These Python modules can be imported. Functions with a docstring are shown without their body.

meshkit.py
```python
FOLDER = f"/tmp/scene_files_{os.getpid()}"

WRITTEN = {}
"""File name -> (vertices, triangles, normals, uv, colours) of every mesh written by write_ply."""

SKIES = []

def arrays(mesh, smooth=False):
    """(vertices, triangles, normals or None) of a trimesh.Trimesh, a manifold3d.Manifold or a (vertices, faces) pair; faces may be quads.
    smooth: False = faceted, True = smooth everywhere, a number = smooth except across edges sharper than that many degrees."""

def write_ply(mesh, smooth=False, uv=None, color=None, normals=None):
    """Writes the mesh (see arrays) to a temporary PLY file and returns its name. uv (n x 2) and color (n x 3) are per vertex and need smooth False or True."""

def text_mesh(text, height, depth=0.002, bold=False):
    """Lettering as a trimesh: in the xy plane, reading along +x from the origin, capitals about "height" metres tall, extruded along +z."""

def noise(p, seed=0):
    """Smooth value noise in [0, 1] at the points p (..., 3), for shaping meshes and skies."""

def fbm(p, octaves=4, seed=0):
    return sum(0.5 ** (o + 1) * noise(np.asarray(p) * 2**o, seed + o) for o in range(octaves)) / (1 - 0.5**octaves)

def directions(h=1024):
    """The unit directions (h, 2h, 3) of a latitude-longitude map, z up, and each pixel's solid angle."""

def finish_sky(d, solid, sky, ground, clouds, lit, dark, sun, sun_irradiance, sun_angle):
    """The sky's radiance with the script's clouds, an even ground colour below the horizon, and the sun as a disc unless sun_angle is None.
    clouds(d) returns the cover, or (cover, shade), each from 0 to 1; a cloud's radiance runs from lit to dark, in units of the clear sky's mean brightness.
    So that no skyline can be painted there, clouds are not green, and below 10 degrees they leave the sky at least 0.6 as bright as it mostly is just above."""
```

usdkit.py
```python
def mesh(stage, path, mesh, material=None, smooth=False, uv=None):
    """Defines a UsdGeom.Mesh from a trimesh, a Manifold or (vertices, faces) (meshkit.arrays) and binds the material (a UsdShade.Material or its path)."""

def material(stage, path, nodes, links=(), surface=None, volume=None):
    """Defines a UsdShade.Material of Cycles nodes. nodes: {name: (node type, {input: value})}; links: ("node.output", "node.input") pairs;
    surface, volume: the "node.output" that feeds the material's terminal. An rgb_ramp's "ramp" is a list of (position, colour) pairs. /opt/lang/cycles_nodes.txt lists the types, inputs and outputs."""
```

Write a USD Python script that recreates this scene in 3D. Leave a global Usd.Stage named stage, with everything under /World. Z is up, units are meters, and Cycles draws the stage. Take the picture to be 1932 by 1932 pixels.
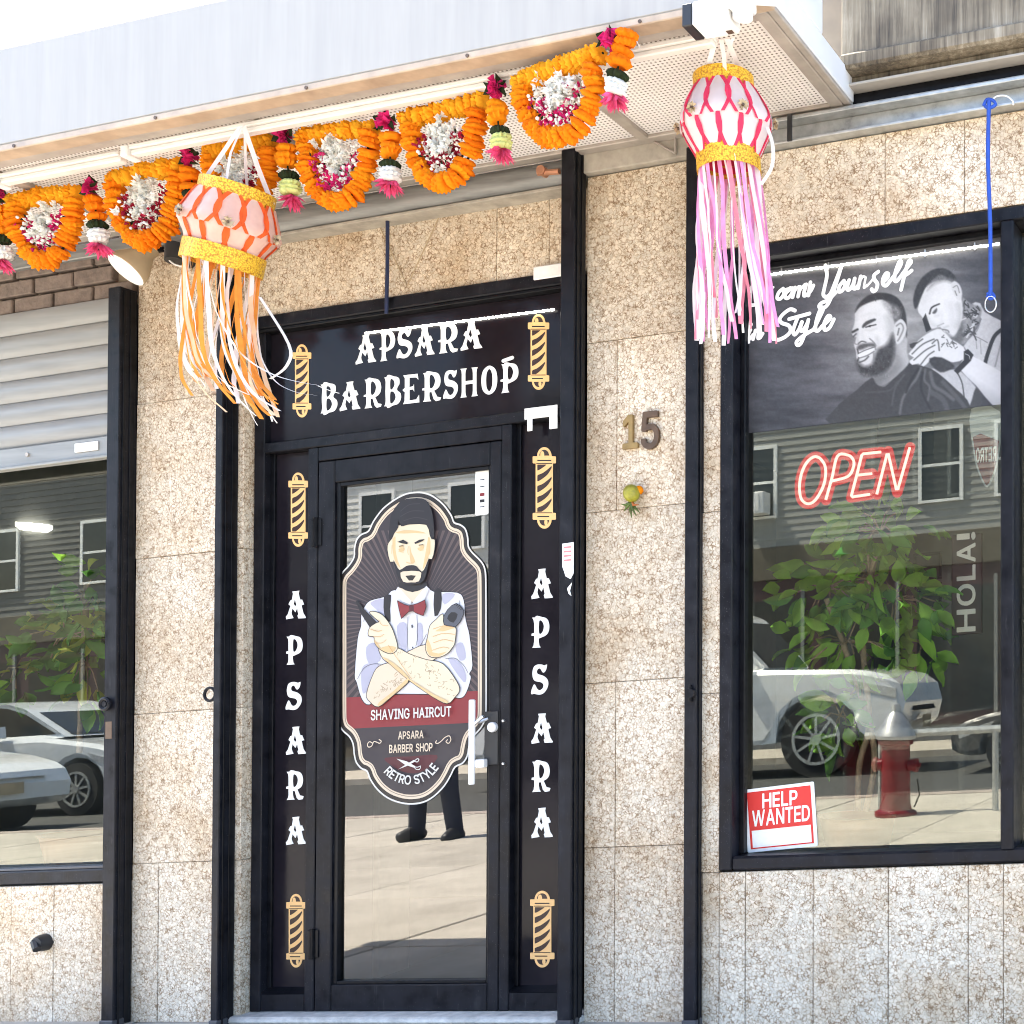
import math, random
import numpy as np, trimesh, manifold3d, shapely
from shapely.geometry import Polygon, LineString, Point, box as sbox
from shapely import affinity
from shapely.ops import unary_union
import shapely.ops
import meshkit, usdkit
from pxr import Usd, UsdGeom, UsdLux, UsdShade, Gf, Sdf

stage = Usd.Stage.CreateInMemory()
UsdGeom.SetStageUpAxis(stage, UsdGeom.Tokens.z)
UsdGeom.SetStageMetersPerUnit(stage, 1.0)
UsdGeom.Xform.Define(stage, '/World')
UsdGeom.Scope.Define(stage, '/World/Looks')
RNG = np.random.default_rng(15)
random.seed(15)

# ---------------------------------------------------------------- camera, sky, sun, exposure
EXPOSURE = 2.34
SUN_DIR = np.array([-0.52, 0.15, 0.84]); SUN_DIR /= np.linalg.norm(SUN_DIR)      # towards the sun
SUN_INTENSITY, SKY_STRENGTH = 1.25, 0.14

CAM_POS = np.array([3.34921655, -4.1, 1.39096931])
RIGHT = np.array([0.975514047, 0.219936993, -0.000252654])
UP = np.array([0.00328592, -0.01342582, 0.99990447])
FWD = np.array([-0.21991259, 0.97542169, 0.01381977])
FOC, PX, PY, SPAN = 2297.33264, 1932.0, 1219.37925, 1932.0        # lens: focal length and axis in units of a picture 1932 wide
SLOPE = 0.064374                                                  # the street (and the shopfront's rails with it) climbs 3.7 degrees

cam = UsdGeom.Camera.Define(stage, '/World/camera')
AP = 36.0
cam.CreateHorizontalApertureAttr(AP); cam.CreateVerticalApertureAttr(AP)
cam.CreateFocalLengthAttr(FOC / SPAN * AP)
cam.CreateHorizontalApertureOffsetAttr(-(PX - SPAN / 2) / SPAN * AP)
cam.CreateVerticalApertureOffsetAttr((PY - SPAN / 2) / SPAN * AP)
cam.CreateClippingRangeAttr(Gf.Vec2f(0.05, 500))
cam.CreateExposureAttr(EXPOSURE)
cam.AddTransformOp().Set(Gf.Matrix4d(*RIGHT, 0, *UP, 0, *(-FWD), 0, *CAM_POS, 1))

elev = math.asin(SUN_DIR[2]); rot = math.atan2(SUN_DIR[0], SUN_DIR[1])
dome = UsdLux.DomeLight.Define(stage, '/World/sky')
skym = usdkit.material(stage, '/World/Looks/sky', {
    'sky': ('sky_texture', {'sky_type': 'single_scattering', 'sun_disc': False, 'sun_elevation': elev, 'sun_rotation': rot, 'aerosol_density': 1.6, 'ground_albedo': 0.3}),
    'bg': ('background_shader', {'strength': SKY_STRENGTH})}, [('sky.color', 'bg.color')])
skym.CreateSurfaceOutput('cycles').ConnectToSource(UsdShade.Shader(stage.GetPrimAtPath('/World/Looks/sky/bg')).CreateOutput('background', Sdf.ValueTypeNames.Token))
UsdShade.MaterialBindingAPI.Apply(dome.GetPrim()).Bind(skym)
dome.GetPrim().SetCustomDataByKey('kind', 'structure')
sun = UsdLux.DistantLight.Define(stage, '/World/sun')
sun.CreateIntensityAttr(SUN_INTENSITY); sun.CreateAngleAttr(0.5); sun.CreateNormalizeAttr(True)
sun.CreateColorAttr(Gf.Vec3f(1.0, 0.95, 0.86))
zz = SUN_DIR; xx = np.cross([0, 0, 1.0], zz); xx /= np.linalg.norm(xx); yy = np.cross(zz, xx)
sun.AddTransformOp().Set(Gf.Matrix4d(*xx, 0, *yy, 0, *zz, 0, 0, 0, 20, 1))

# ---------------------------------------------------------------- helpers
def rk(p):
    """(u along the wall, height above the sloping pavement, distance in front of the wall) -> world"""
    p = np.asarray(p, float)
    return np.stack([p[..., 0], -p[..., 2], p[..., 1] + SLOPE * p[..., 0]], -1)

def ray(x, y):
    return RIGHT * (x - PX) / FOC - UP * (y - PY) / FOC + FWD

def at(x, y, d=0.0):
    """the point (u, height) of the plane d metres in front of the wall that the photograph shows at x, y"""
    q = ray(x, y); t = (-d - CAM_POS[1]) / q[1]; P = CAM_POS + q * t
    return P[0], P[2] - SLOPE * P[0]

def at3(x, y, d):
    u, w = at(x, y, d); return np.array([u, w, d])

def under(x, y, w):
    """the same on the sloping level plane w metres above the pavement: (u, d)"""
    q = ray(x, y); t = (w + SLOPE * CAM_POS[0] - CAM_POS[2]) / (q[2] - SLOPE * q[0]); P = CAM_POS + q * t
    return P[0], -P[1]

def mirrored(x, y, w=0.0, plane=0.05):
    """where a thing stands that the photograph shows mirrored in a pane plane metres behind the wall face: (u, d)"""
    u, d = under(x, y, w); return u, -d - 2 * plane + 0.0

ORIGIN, COUNT = {}, {}
def numbered(parent, name):
    k = (parent, name); n = COUNT.get(k, 0); COUNT[k] = n + 1
    return f'{parent}/{name}' if n == 0 else f'{parent}/{name}_{n:03d}'

def tag(prim, label=None, cat=None, group=None, kind=None):
    for k, v in (('label', label), ('category', cat), ('group', group), ('kind', kind)):
        if v: prim.SetCustomDataByKey(k, v)
    return prim

def thing(name, label, cat, loc=(0, 0, 0), group=None, raked=True):
    path = numbered('/World', name)
    x = UsdGeom.Xform.Define(stage, path)
    L = rk(np.array(loc, float)) if raked else np.array(loc, float)
    x.AddTranslateOp().Set(Gf.Vec3d(*L)); ORIGIN[path] = L
    tag(x.GetPrim(), label, cat, group)
    return path

def part(name, mesh, mat, parent=None, smooth=False, label=None, kind=None, colors=None):
    root = parent or '/World'
    path = numbered(root, name)
    top = '/'.join(path.split('/')[:3])
    if isinstance(mesh, (list, tuple)) and isinstance(mesh[0], trimesh.Trimesh):
        mesh = trimesh.util.concatenate(mesh)
    if hasattr(mesh, 'to_mesh'):
        mm = mesh.to_mesh(); mesh = trimesh.Trimesh(mm.vert_properties[:, :3], mm.tri_verts, process=False)
    m = mesh.copy()
    if parent: m.vertices = m.vertices - ORIGIN.get(top, np.zeros(3))
    g = usdkit.mesh(stage, path, m, MATS[mat] if isinstance(mat, str) else mat, smooth=smooth)
    if colors is not None:
        pv = UsdGeom.PrimvarsAPI(g).CreatePrimvar('tint', Sdf.ValueTypeNames.Color3fArray, 'vertex')
        from pxr import Vt
        pv.Set(Vt.Vec3fArray.FromNumpy(np.asarray(colors, np.float32)))
    if label: g.GetPrim().SetCustomDataByKey('label', label)
    if kind: g.GetPrim().SetCustomDataByKey('kind', kind)
    return path

def single(name, mesh, mat, label, cat, group=None, smooth=False, kind=None):
    p = part(name, mesh, mat, None, smooth)
    tag(stage.GetPrimAtPath(p), label, cat, group, kind); return p

def setting(name, mesh, mat, smooth=False):
    p = part(name, mesh, mat, None, smooth); tag(stage.GetPrimAtPath(p), kind='structure'); return p

def raked(m):
    m = m.copy(); m.vertices = rk(m.vertices)
    m.invert(); return m          # (u, w, d) -> world turns the faces inside out: turn them back

def bx(u0, u1, w0, w1, d0, d1, c=0.002):
    """a bar or slab with chamfered edges, in wall coordinates"""
    lo, hi = np.array([min(u0, u1), min(w0, w1), min(d0, d1)]), np.array([max(u0, u1), max(w0, w1), max(d0, d1)])
    c = min(c, 0.3 * (hi - lo).min())
    pts = []
    for i in range(8):
        s = np.array([i & 1, i >> 1 & 1, i >> 2 & 1]); p = np.where(s, hi, lo); sg = np.where(s, -1, 1)
        for k in range(3):
            q = p + sg * c; q[k] = p[k]; pts.append(q)
    h = trimesh.Trimesh(np.array(pts), process=False).convex_hull
    return fixw(h)

def fixw(m):
    """wall coordinates -> world, faces outwards"""
    m = m.copy(); m.vertices = rk(m.vertices)
    if m.is_watertight:
        if m.volume < 0: m.invert()
    return m

def tube(pts, r, n=8, world=False, caps=True, radii=None):
    """a round bar along points (wall coordinates unless world)"""
    P = np.asarray(pts, float) if world else rk(np.asarray(pts, float))
    N = len(P); R = np.full(N, r) if radii is None else np.asarray(radii, float)
    T = np.gradient(P, axis=0) if N > 2 else np.repeat((P[1] - P[0])[None], N, 0)
    T /= np.linalg.norm(T, axis=1, keepdims=True) + 1e-12
    ref = np.array([0, 0, 1.0]) if abs(T[0][2]) < 0.9 else np.array([1.0, 0, 0])
    a = np.cross(T[0], ref); a /= np.linalg.norm(a); V = []
    for i in range(N):
        a = a - T[i] * (a @ T[i]); a /= np.linalg.norm(a); b = np.cross(T[i], a)
        th = np.arange(n) / n * 2 * np.pi
        V.append(P[i] + R[i] * (np.cos(th)[:, None] * a + np.sin(th)[:, None] * b))
    V = np.concatenate(V); F = []
    for i in range(N - 1):
        for k in range(n):
            p, q = i * n + k, i * n + (k + 1) % n
            F += [[p, q, q + n], [p, q + n, p + n]]
    if caps:
        V = np.vstack([V, P[0], P[-1]]); e = N * n
        for k in range(n):
            F += [[e, (k + 1) % n, k], [e + 1, (N - 1) * n + k, (N - 1) * n + (k + 1) % n]]
    return trimesh.Trimesh(V, F, process=False)

def ribbon(pts, width, side, world=False):
    """a flat strip along points, widened along side vectors"""
    P = np.asarray(pts, float) if world else rk(np.asarray(pts, float))
    S = np.broadcast_to(np.asarray(side, float), P.shape); wd = np.broadcast_to(np.asarray(width, float), (len(P),))[:, None]
    V = np.concatenate([P - S * wd / 2, P + S * wd / 2]); n = len(P)
    F = [[i, i + 1, n + i + 1] for i in range(n - 1)] + [[i, n + i + 1, n + i] for i in range(n - 1)]
    return trimesh.Trimesh(V, F, process=False)

def spline(pts, n=10, closed=False):
    """Catmull-Rom through the points"""
    P = np.asarray(pts, float); m = len(P)
    if m < 3 and not closed: return np.linspace(P[0], P[-1], n)
    idx = (lambda i: i % m) if closed else (lambda i: min(max(i, 0), m - 1))
    out = []
    for i in range(m if closed else m - 1):
        a, b, c, e = (P[idx(i + k)] for k in (-1, 0, 1, 2))
        for t in np.arange(n) / n:
            out.append(0.5 * (2 * b + (c - a) * t + (2 * a - 5 * b + 4 * c - e) * t * t + (3 * b - a - 3 * c + e) * t ** 3))
    if not closed: out.append(P[-1])
    return np.array(out)

def sheet(poly, d, thick=0.0):
    """a flat cut-out in the plane d metres before the wall; polygon in (u, height)"""
    out = []
    for g in getattr(poly, 'geoms', [poly]):
        if g.geom_type != 'Polygon' or g.area < 1e-9: continue
        if thick:
            m = trimesh.creation.extrude_polygon(g, thick, engine='earcut')
            m.vertices[:, 2] += d - thick; out.append(fixw(m))
        else:
            v, f = trimesh.creation.triangulate_polygon(g, engine='earcut')
            m = trimesh.Trimesh(rk(np.column_stack([v, np.full(len(v), d)])), f, process=False); out.append(m)
    return trimesh.util.concatenate(out) if out else None

def pxpoly(pts, d, off=(0, 0), sc=1.0, smooth=0):
    """polygon traced on the photograph (crop offset off, scale sc) laid into the plane d"""
    P = np.asarray(pts, float) * sc + np.asarray(off)
    if smooth: P = spline(P, smooth, True)
    return Polygon([at(x, y, d) for x, y in P]).buffer(0)

def pxline(pts, width, d, off=(0, 0), sc=1.0, smooth=6, cap='round'):
    P = np.asarray(pts, float) * sc + np.asarray(off)
    if smooth and len(P) > 2: P = spline(P, smooth)
    return LineString([at(x, y, d) for x, y in P]).buffer(width / 2, cap_style=cap)

def srgb(*c):
    c = np.array(c[0] if len(c) == 1 else c, float) / 255.0
    return np.where(c <= 0.04045, c / 12.92, ((c + 0.055) / 1.055) ** 2.4)

def lathe(profile, n=24, centre=(0, 0, 0)):
    """profile [(radius, z)] turned about z, in world axes"""
    prof = np.asarray(profile, float); V, F = [], []
    for r, z in prof:
        for k in range(n):
            th = 2 * np.pi * k / n; V.append([r * math.cos(th), r * math.sin(th), z])
    m = len(prof)
    for i in range(m - 1):
        for k in range(n):
            p, q = i * n + k, i * n + (k + 1) % n
            F += [[p, q, q + n], [p, q + n, p + n]]
    t = trimesh.Trimesh(np.array(V) + np.asarray(centre, float), F, process=False)
    return t

# ---------------------------------------------------------------- materials
MATS = {}
def M(name, nodes, links, surface='p.BSDF', volume=None):
    MATS[name] = usdkit.material(stage, f'/World/Looks/{name}', nodes, links, surface=surface, volume=volume)

def plain(name, col, rough=0.5, metal=0.0, vary=0.12, scale=9.0, bump=0.0, spec=0.5, bscale=60.0, stretch=(1, 1, 1), coat=0.0):
    """paint, plastic, cloth: a colour with uneven tone and gloss"""
    col = np.asarray(col, float)
    n = {'g': ('geometry', {}), 'mp': ('mapping', {'scale': stretch}), 'n': ('noise_texture', {'scale': scale, 'detail': 5, 'roughness': 0.6}),
         'r': ('rgb_ramp', {'ramp': [(0.3, col * (1 - vary)), (0.7, np.minimum(col * (1 + vary), 0.95))]}),
         'q': ('map_range', {'from_min': 0.3, 'from_max': 0.7, 'to_min': max(rough - 0.08, 0.02), 'to_max': min(rough + 0.1, 1)}),
         'p': ('principled_bsdf', {'metallic': metal, 'specular_ior_level': spec, 'coat_weight': coat})}
    l = [('g.position', 'mp.vector'), ('mp.vector', 'n.vector'), ('n.fac', 'r.fac'), ('r.color', 'p.base_color'), ('n.fac', 'q.value'), ('q.result', 'p.roughness')]
    if bump:
        n['n2'] = ('noise_texture', {'scale': bscale, 'detail': 4}); n['b'] = ('bump', {'strength': bump, 'distance': 0.01})
        l += [('mp.vector', 'n2.vector'), ('n2.fac', 'b.height'), ('b.normal', 'p.normal')]
    M(name, n, l)

def stone(name, grain, vein, scale, dirt):
    M(name, {
        'g': ('geometry', {}), 'oi': ('object_info', {}),
        'n0': ('noise_texture', {'scale': 75, 'detail': 4, 'roughness': 0.65}), 'sub': ('vector_math', {'math_type': 'multiply_add', 'vector2': (0.026, 0.026, 0.026)}),
        'v': ('voronoi_texture', {'feature': 'distance_to_edge', 'scale': scale, 'randomness': 1.0}),
        'vc': ('voronoi_texture', {'feature': 'f1', 'scale': scale}),
        'sc': ('separate_color', {}),
        'n2': ('noise_texture', {'scale': 38, 'detail': 6, 'roughness': 0.75}),
        'w': ('math', {'math_type': 'multiply_add', 'value2': 0.62, 'value3': -0.315}),
        'ad': ('math', {'math_type': 'subtract'}),
        'r': ('rgb_ramp', {'ramp': [(0.0, vein), (0.008, np.asarray(vein) * 1.15), (0.055, (0.49, 0.39, 0.275)), (0.13, np.asarray(grain) * 0.93), (0.3, grain), (1.0, np.minimum(np.asarray(grain) * 1.08, 0.75))]}),
        'tone': ('map_range', {'from_min': 0, 'from_max': 1, 'to_min': 0.82, 'to_max': 1.08}),
        'm1': ('mix', {'mix_type': 'multiply', 'fac': 1.0}),
        'n3': ('noise_texture', {'scale': 2.2, 'detail': 7, 'roughness': 0.62}),
        'dr': ('rgb_ramp', {'ramp': [(0.36, dirt), (0.56, (1, 1, 1))]}),
        'm2': ('mix', {'mix_type': 'multiply', 'fac': 0.75}),
        'ot': ('map_range', {'from_min': 0, 'from_max': 1, 'to_min': 0.9, 'to_max': 1.06}),
        'm3': ('mix', {'mix_type': 'multiply', 'fac': 1.0}),
        'b': ('bump', {'strength': 0.35, 'distance': 0.004}),
        'p': ('principled_bsdf', {'roughness': 0.55, 'specular_ior_level': 0.35})},
      [('g.position', 'n0.vector'), ('n0.color', 'sub.vector1'), ('g.position', 'sub.vector3'), ('sub.vector', 'v.vector'), ('sub.vector', 'vc.vector'),
       ('g.position', 'n2.vector'), ('n2.fac', 'w.value1'), ('v.distance', 'ad.value1'), ('w.value', 'ad.value2'), ('ad.value', 'r.fac'),
       ('vc.color', 'sc.color'), ('sc.r', 'tone.value'), ('r.color', 'm1.color1'), ('tone.result', 'm1.color2'),
       ('g.position', 'n3.vector'), ('n3.fac', 'dr.fac'), ('m1.color', 'm2.color1'), ('dr.color', 'm2.color2'),
       ('oi.random', 'ot.value'), ('m2.color', 'm3.color1'), ('ot.result', 'm3.color2'), ('m3.color', 'p.base_color'),
       ('ad.value', 'b.height'), ('b.normal', 'p.normal')])
stone('cream_stone', (0.705, 0.622, 0.495), (0.25, 0.165, 0.095), 72, (0.74, 0.63, 0.50))
plain('wall_core', (0.30, 0.24, 0.17), 0.9)
M('black_paint', {'g': ('geometry', {}), 'n': ('noise_texture', {'scale': 14, 'detail': 6}), 'mp': ('mapping', {'scale': (90, 90, 7)}), 'n2': ('noise_texture', {'scale': 1, 'detail': 6, 'roughness': 0.7}), 'n3': ('noise_texture', {'scale': 240, 'detail': 2}),
    'r': ('rgb_ramp', {'ramp': [(0.35, (0.0045, 0.0045, 0.006)), (0.62, (0.009, 0.009, 0.012)), (0.75, (0.02, 0.02, 0.022))]}), 'r2': ('rgb_ramp', {'ramp': [(0.62, (0, 0, 0)), (0.74, (0.035, 0.034, 0.033))]}), 'r3': ('rgb_ramp', {'ramp': [(0.70, (0, 0, 0)), (0.74, (0.09, 0.085, 0.08))]}),
    'a': ('mix', {'mix_type': 'add', 'fac': 1.0}), 'a2': ('mix', {'mix_type': 'add', 'fac': 1.0}), 'q': ('map_range', {'from_min': 0.3, 'from_max': 0.7, 'to_min': 0.28, 'to_max': 0.5}), 'b': ('bump', {'strength': 0.12, 'distance': 0.006}), 'p': ('principled_bsdf', {'specular_ior_level': 0.18})},
  [('g.position', 'n.vector'), ('g.position', 'mp.vector'), ('mp.vector', 'n2.vector'), ('g.position', 'n3.vector'), ('n.fac', 'r.fac'), ('n2.fac', 'r2.fac'), ('n3.fac', 'r3.fac'), ('r.color', 'a.color1'), ('r2.color', 'a.color2'), ('a.color', 'a2.color1'), ('r3.color', 'a2.color2'), ('a2.color', 'p.base_color'), ('n.fac', 'q.value'), ('q.result', 'p.roughness'), ('n2.fac', 'b.height'), ('b.normal', 'p.normal')])
plain('black_channel', (0.004, 0.004, 0.005), 0.35, vary=0.4, scale=14, spec=0.2)
plain('grey_paint', (0.045, 0.045, 0.05), 0.4, vary=0.3, scale=10)
plain('black_vinyl', (0.010, 0.008, 0.0105), 0.14, vary=0.3, scale=3, spec=0.16)
plain('galvanized', (0.42, 0.43, 0.42), 0.42, metal=0.65, vary=0.25, scale=22)
plain('zinc_dark', (0.2, 0.2, 0.19), 0.5, metal=0.4, vary=0.3, scale=16, stretch=(0.3, 1, 3))
plain('concrete_beam', (0.33, 0.30, 0.25), 0.8, vary=0.25, scale=14, bump=0.2)
plain('shutter_metal', (0.235, 0.235, 0.225), 0.45, metal=0.1, vary=0.16, scale=5, stretch=(0.4, 1, 5))
plain('awning_white', (0.345, 0.325, 0.295), 0.6, vary=0.06, scale=4, stretch=(7, 7, 0.5), spec=0.2)
plain('end_white', (0.62, 0.63, 0.65), 0.5, vary=0.04)
plain('tan_trim', (0.40, 0.30, 0.21), 0.5, vary=0.22, scale=12)
plain('steel_trim', (0.36, 0.32, 0.28), 0.45, vary=0.2, scale=12, metal=0.2)
plain('white_rail', (0.72, 0.69, 0.65), 0.35, vary=0.06)
plain('brick_face', (0.15, 0.115, 0.095), 0.85, vary=0.35, scale=24, bump=0.4)
plain('mortar', (0.05, 0.04, 0.034), 0.95)
plain('white_plastic', (0.75, 0.74, 0.72), 0.4, vary=0.04)
plain('white_tape', (0.80, 0.79, 0.76), 0.55, vary=0.06, scale=40)
plain('black_plastic', (0.012, 0.012, 0.013), 0.4)
plain('brushed_steel', (0.62, 0.62, 0.62), 0.28, metal=0.9, vary=0.06)
plain('brass', (0.26, 0.17, 0.06), 0.5, metal=0.3, vary=0.25, scale=30)
plain('bronze', (0.10, 0.06, 0.035), 0.45, metal=0.3, vary=0.25, scale=30)
plain('copper', (0.45, 0.22, 0.13), 0.4, metal=0.7, vary=0.2)
plain('blue_cord', (0.012, 0.06, 0.34), 0.7, vary=0.2, scale=60)
plain('navy_cord', (0.010, 0.018, 0.06), 0.7, vary=0.2, scale=60)
plain('straw', (0.45, 0.35, 0.22), 0.8)
plain('lettering_white', (0.80, 0.80, 0.77), 0.45, vary=0.05, scale=40)
plain('sticker_cream', srgb(238, 190, 125), 0.5, vary=0.04)
plain('sticker_dark', srgb(48, 28, 20), 0.45, vary=0.1)
plain('threshold', (0.5, 0.48, 0.44), 0.85, vary=0.25, scale=20, bump=0.3)
plain('interior_grey', (0.20, 0.20, 0.19), 0.8)
plain('interior_pale', (0.62, 0.62, 0.58), 0.7)
plain('interior_floor', (0.16, 0.15, 0.13), 0.5)
plain('interior_dark', (0.05, 0.05, 0.05), 0.6)
plain('leaf_green', (0.055, 0.12, 0.03), 0.4, vary=0.45, scale=7)
plain('leaf_lime', (0.22, 0.26, 0.05), 0.4, vary=0.4, scale=7)
plain('bark', (0.33, 0.24, 0.16), 0.8, vary=0.3, scale=30)
plain('clay', (0.25, 0.12, 0.07), 0.8)
# weathered fascia: vertical streaks
M('weathered_board', {'g': ('geometry', {}), 'mp': ('mapping', {'scale': (55, 55, 2.2)}), 'n': ('noise_texture', {'scale': 1, 'detail': 7, 'roughness': 0.68, 'distortion': 0.6}),
    'n2': ('noise_texture', {'scale': 4, 'detail': 5}), 'mx': ('math', {'math_type': 'multiply_add', 'value2': 0.55}), 'sc': ('math', {'math_type': 'multiply', 'value2': 0.45}),
    'r': ('rgb_ramp', {'ramp': [(0.36, (0.04, 0.032, 0.025)), (0.46, (0.11, 0.088, 0.06)), (0.56, (0.20, 0.165, 0.115)), (0.68, (0.34, 0.30, 0.23))]}),
    'b': ('bump', {'strength': 0.5, 'distance': 0.006}), 'p': ('principled_bsdf', {'roughness': 0.9})},
  [('g.position', 'mp.vector'), ('mp.vector', 'n.vector'), ('g.position', 'n2.vector'), ('n2.fac', 'sc.value1'), ('n.fac', 'mx.value1'), ('sc.value', 'mx.value3'),
   ('mx.value', 'r.fac'), ('r.color', 'p.base_color'), ('n.fac', 'b.height'), ('b.normal', 'p.normal')])
# perforated white panel: rows of small dark holes
M('perforated_panel', {'g': ('geometry', {}), 'sx': ('separate_xyz', {}),
    'cx': ('combine_xyz', {'z': 0.5}), 'ms': ('vector_math', {'math_type': 'multiply', 'vector2': (62, 62, 1)}), 'fr': ('vector_math', {'math_type': 'fraction'}),
    'ds': ('vector_math', {'math_type': 'distance', 'vector2': (0.5, 0.5, 0.5)}), 'st': ('map_range', {'from_min': 0.20, 'from_max': 0.28, 'clamp': True}),
    'n': ('noise_texture', {'scale': 3, 'detail': 4}), 'nr': ('rgb_ramp', {'ramp': [(0.3, (0.72, 0.69, 0.66)), (0.7, (0.80, 0.77, 0.75))]}),
    'mx': ('mix', {'color1': (0.16, 0.13, 0.12)}), 'p': ('principled_bsdf', {'roughness': 0.5}), 'tl': ('translucent_bsdf', {}), 'mc': ('mix_closure', {'fac': 0.5})},
  [('g.position', 'sx.vector'), ('sx.x', 'cx.x'), ('sx.y', 'cx.y'), ('cx.vector', 'ms.vector1'), ('ms.vector', 'fr.vector1'), ('fr.vector', 'ds.vector1'), ('ds.value', 'st.value'),
   ('g.position', 'n.vector'), ('n.fac', 'nr.fac'), ('st.result', 'mx.fac'), ('nr.color', 'mx.color2'), ('mx.color', 'p.base_color'), ('mx.color', 'tl.color'), ('p.BSDF', 'mc.closure1'), ('tl.BSDF', 'mc.closure2')], surface='mc.closure')
def pane(name, tint, refl, base):
    M(name, {'f': ('fresnel', {'IOR': 1.5}), 'k': ('math', {'math_type': 'multiply_add', 'value2': 1.6, 'value3': base, 'use_clamp': True}),
        't': ('transparent_bsdf', {'color': tint}), 'gl': ('glossy_bsdf', {'color': refl, 'roughness': 0.0}), 'mx': ('mix_closure', {})},
      [('f.fac', 'k.value1'), ('k.value', 'mx.fac'), ('t.BSDF', 'mx.closure1'), ('gl.BSDF', 'mx.closure2')], surface='mx.closure')
pane('window_glass', (0.92, 0.95, 0.91), (0.98, 1.0, 0.90), 0.085)
pane('inner_glass', (0.95, 0.96, 0.95), (0.98, 1.0, 0.94), -0.03)
pane('door_glass', (0.72, 0.76, 0.74), (1.0, 0.98, 0.94), 0.12)
def emit(name, col, strength):
    M(name, {'e': ('emission', {'color': col, 'strength': strength})}, [], surface='e.emission')
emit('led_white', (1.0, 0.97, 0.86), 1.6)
emit('neon_core', (1.0, 0.34, 0.28), 0.75)
emit('neon_halo', (1.0, 0.0, 0.003), 0.15)
M('vertex_print', {'a': ('attribute', {'attribute': 'tint'}), 'p': ('principled_bsdf', {'roughness': 0.45})}, [('a.color', 'p.base_color')])
def cloth(name, col, trans=0.35, rough=0.8, vary=0.1, scale=30):
    col = np.asarray(col, float)
    M(name, {'g': ('geometry', {}), 'n': ('noise_texture', {'scale': scale, 'detail': 3}), 'r': ('rgb_ramp', {'ramp': [(0.3, col * (1 - vary)), (0.7, np.minimum(col * (1 + vary), 0.92))]}),
        'd': ('principled_bsdf', {'roughness': rough, 'specular_ior_level': 0.25}), 't': ('translucent_bsdf', {}), 'mx': ('mix_closure', {'fac': trans})},
      [('g.position', 'n.vector'), ('n.fac', 'r.fac'), ('r.color', 'd.base_color'), ('r.color', 't.color'), ('d.BSDF', 'mx.closure1'), ('t.BSDF', 'mx.closure2')], surface='mx.closure')
def flower(name, a, b):
    M(name, {'g': ('geometry', {}), 'oi': ('object_info', {}), 'n': ('noise_texture', {'scale': 60, 'detail': 3}), 'm': ('math', {'math_type': 'multiply_add', 'value2': 0.55}), 'h': ('math', {'math_type': 'multiply', 'value2': 0.5}), 'r': ('rgb_ramp', {'ramp': [(0.15, a), (0.85, b)]}),
        'd': ('principled_bsdf', {'roughness': 0.85, 'specular_ior_level': 0.15}), 't': ('translucent_bsdf', {}), 'mx': ('mix_closure', {'fac': 0.3})},
      [('g.position', 'n.vector'), ('oi.random', 'h.value1'), ('n.fac', 'm.value1'), ('h.value', 'm.value3'), ('m.value', 'r.fac'), ('r.color', 'd.base_color'), ('r.color', 't.color'), ('d.BSDF', 'mx.closure1'), ('t.BSDF', 'mx.closure2')], surface='mx.closure')
flower('marigold_orange', (0.88, 0.17, 0.002), (0.97, 0.36, 0.010))
flower('marigold_yellow', (0.92, 0.30, 0.004), (0.97, 0.52, 0.03))
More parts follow.
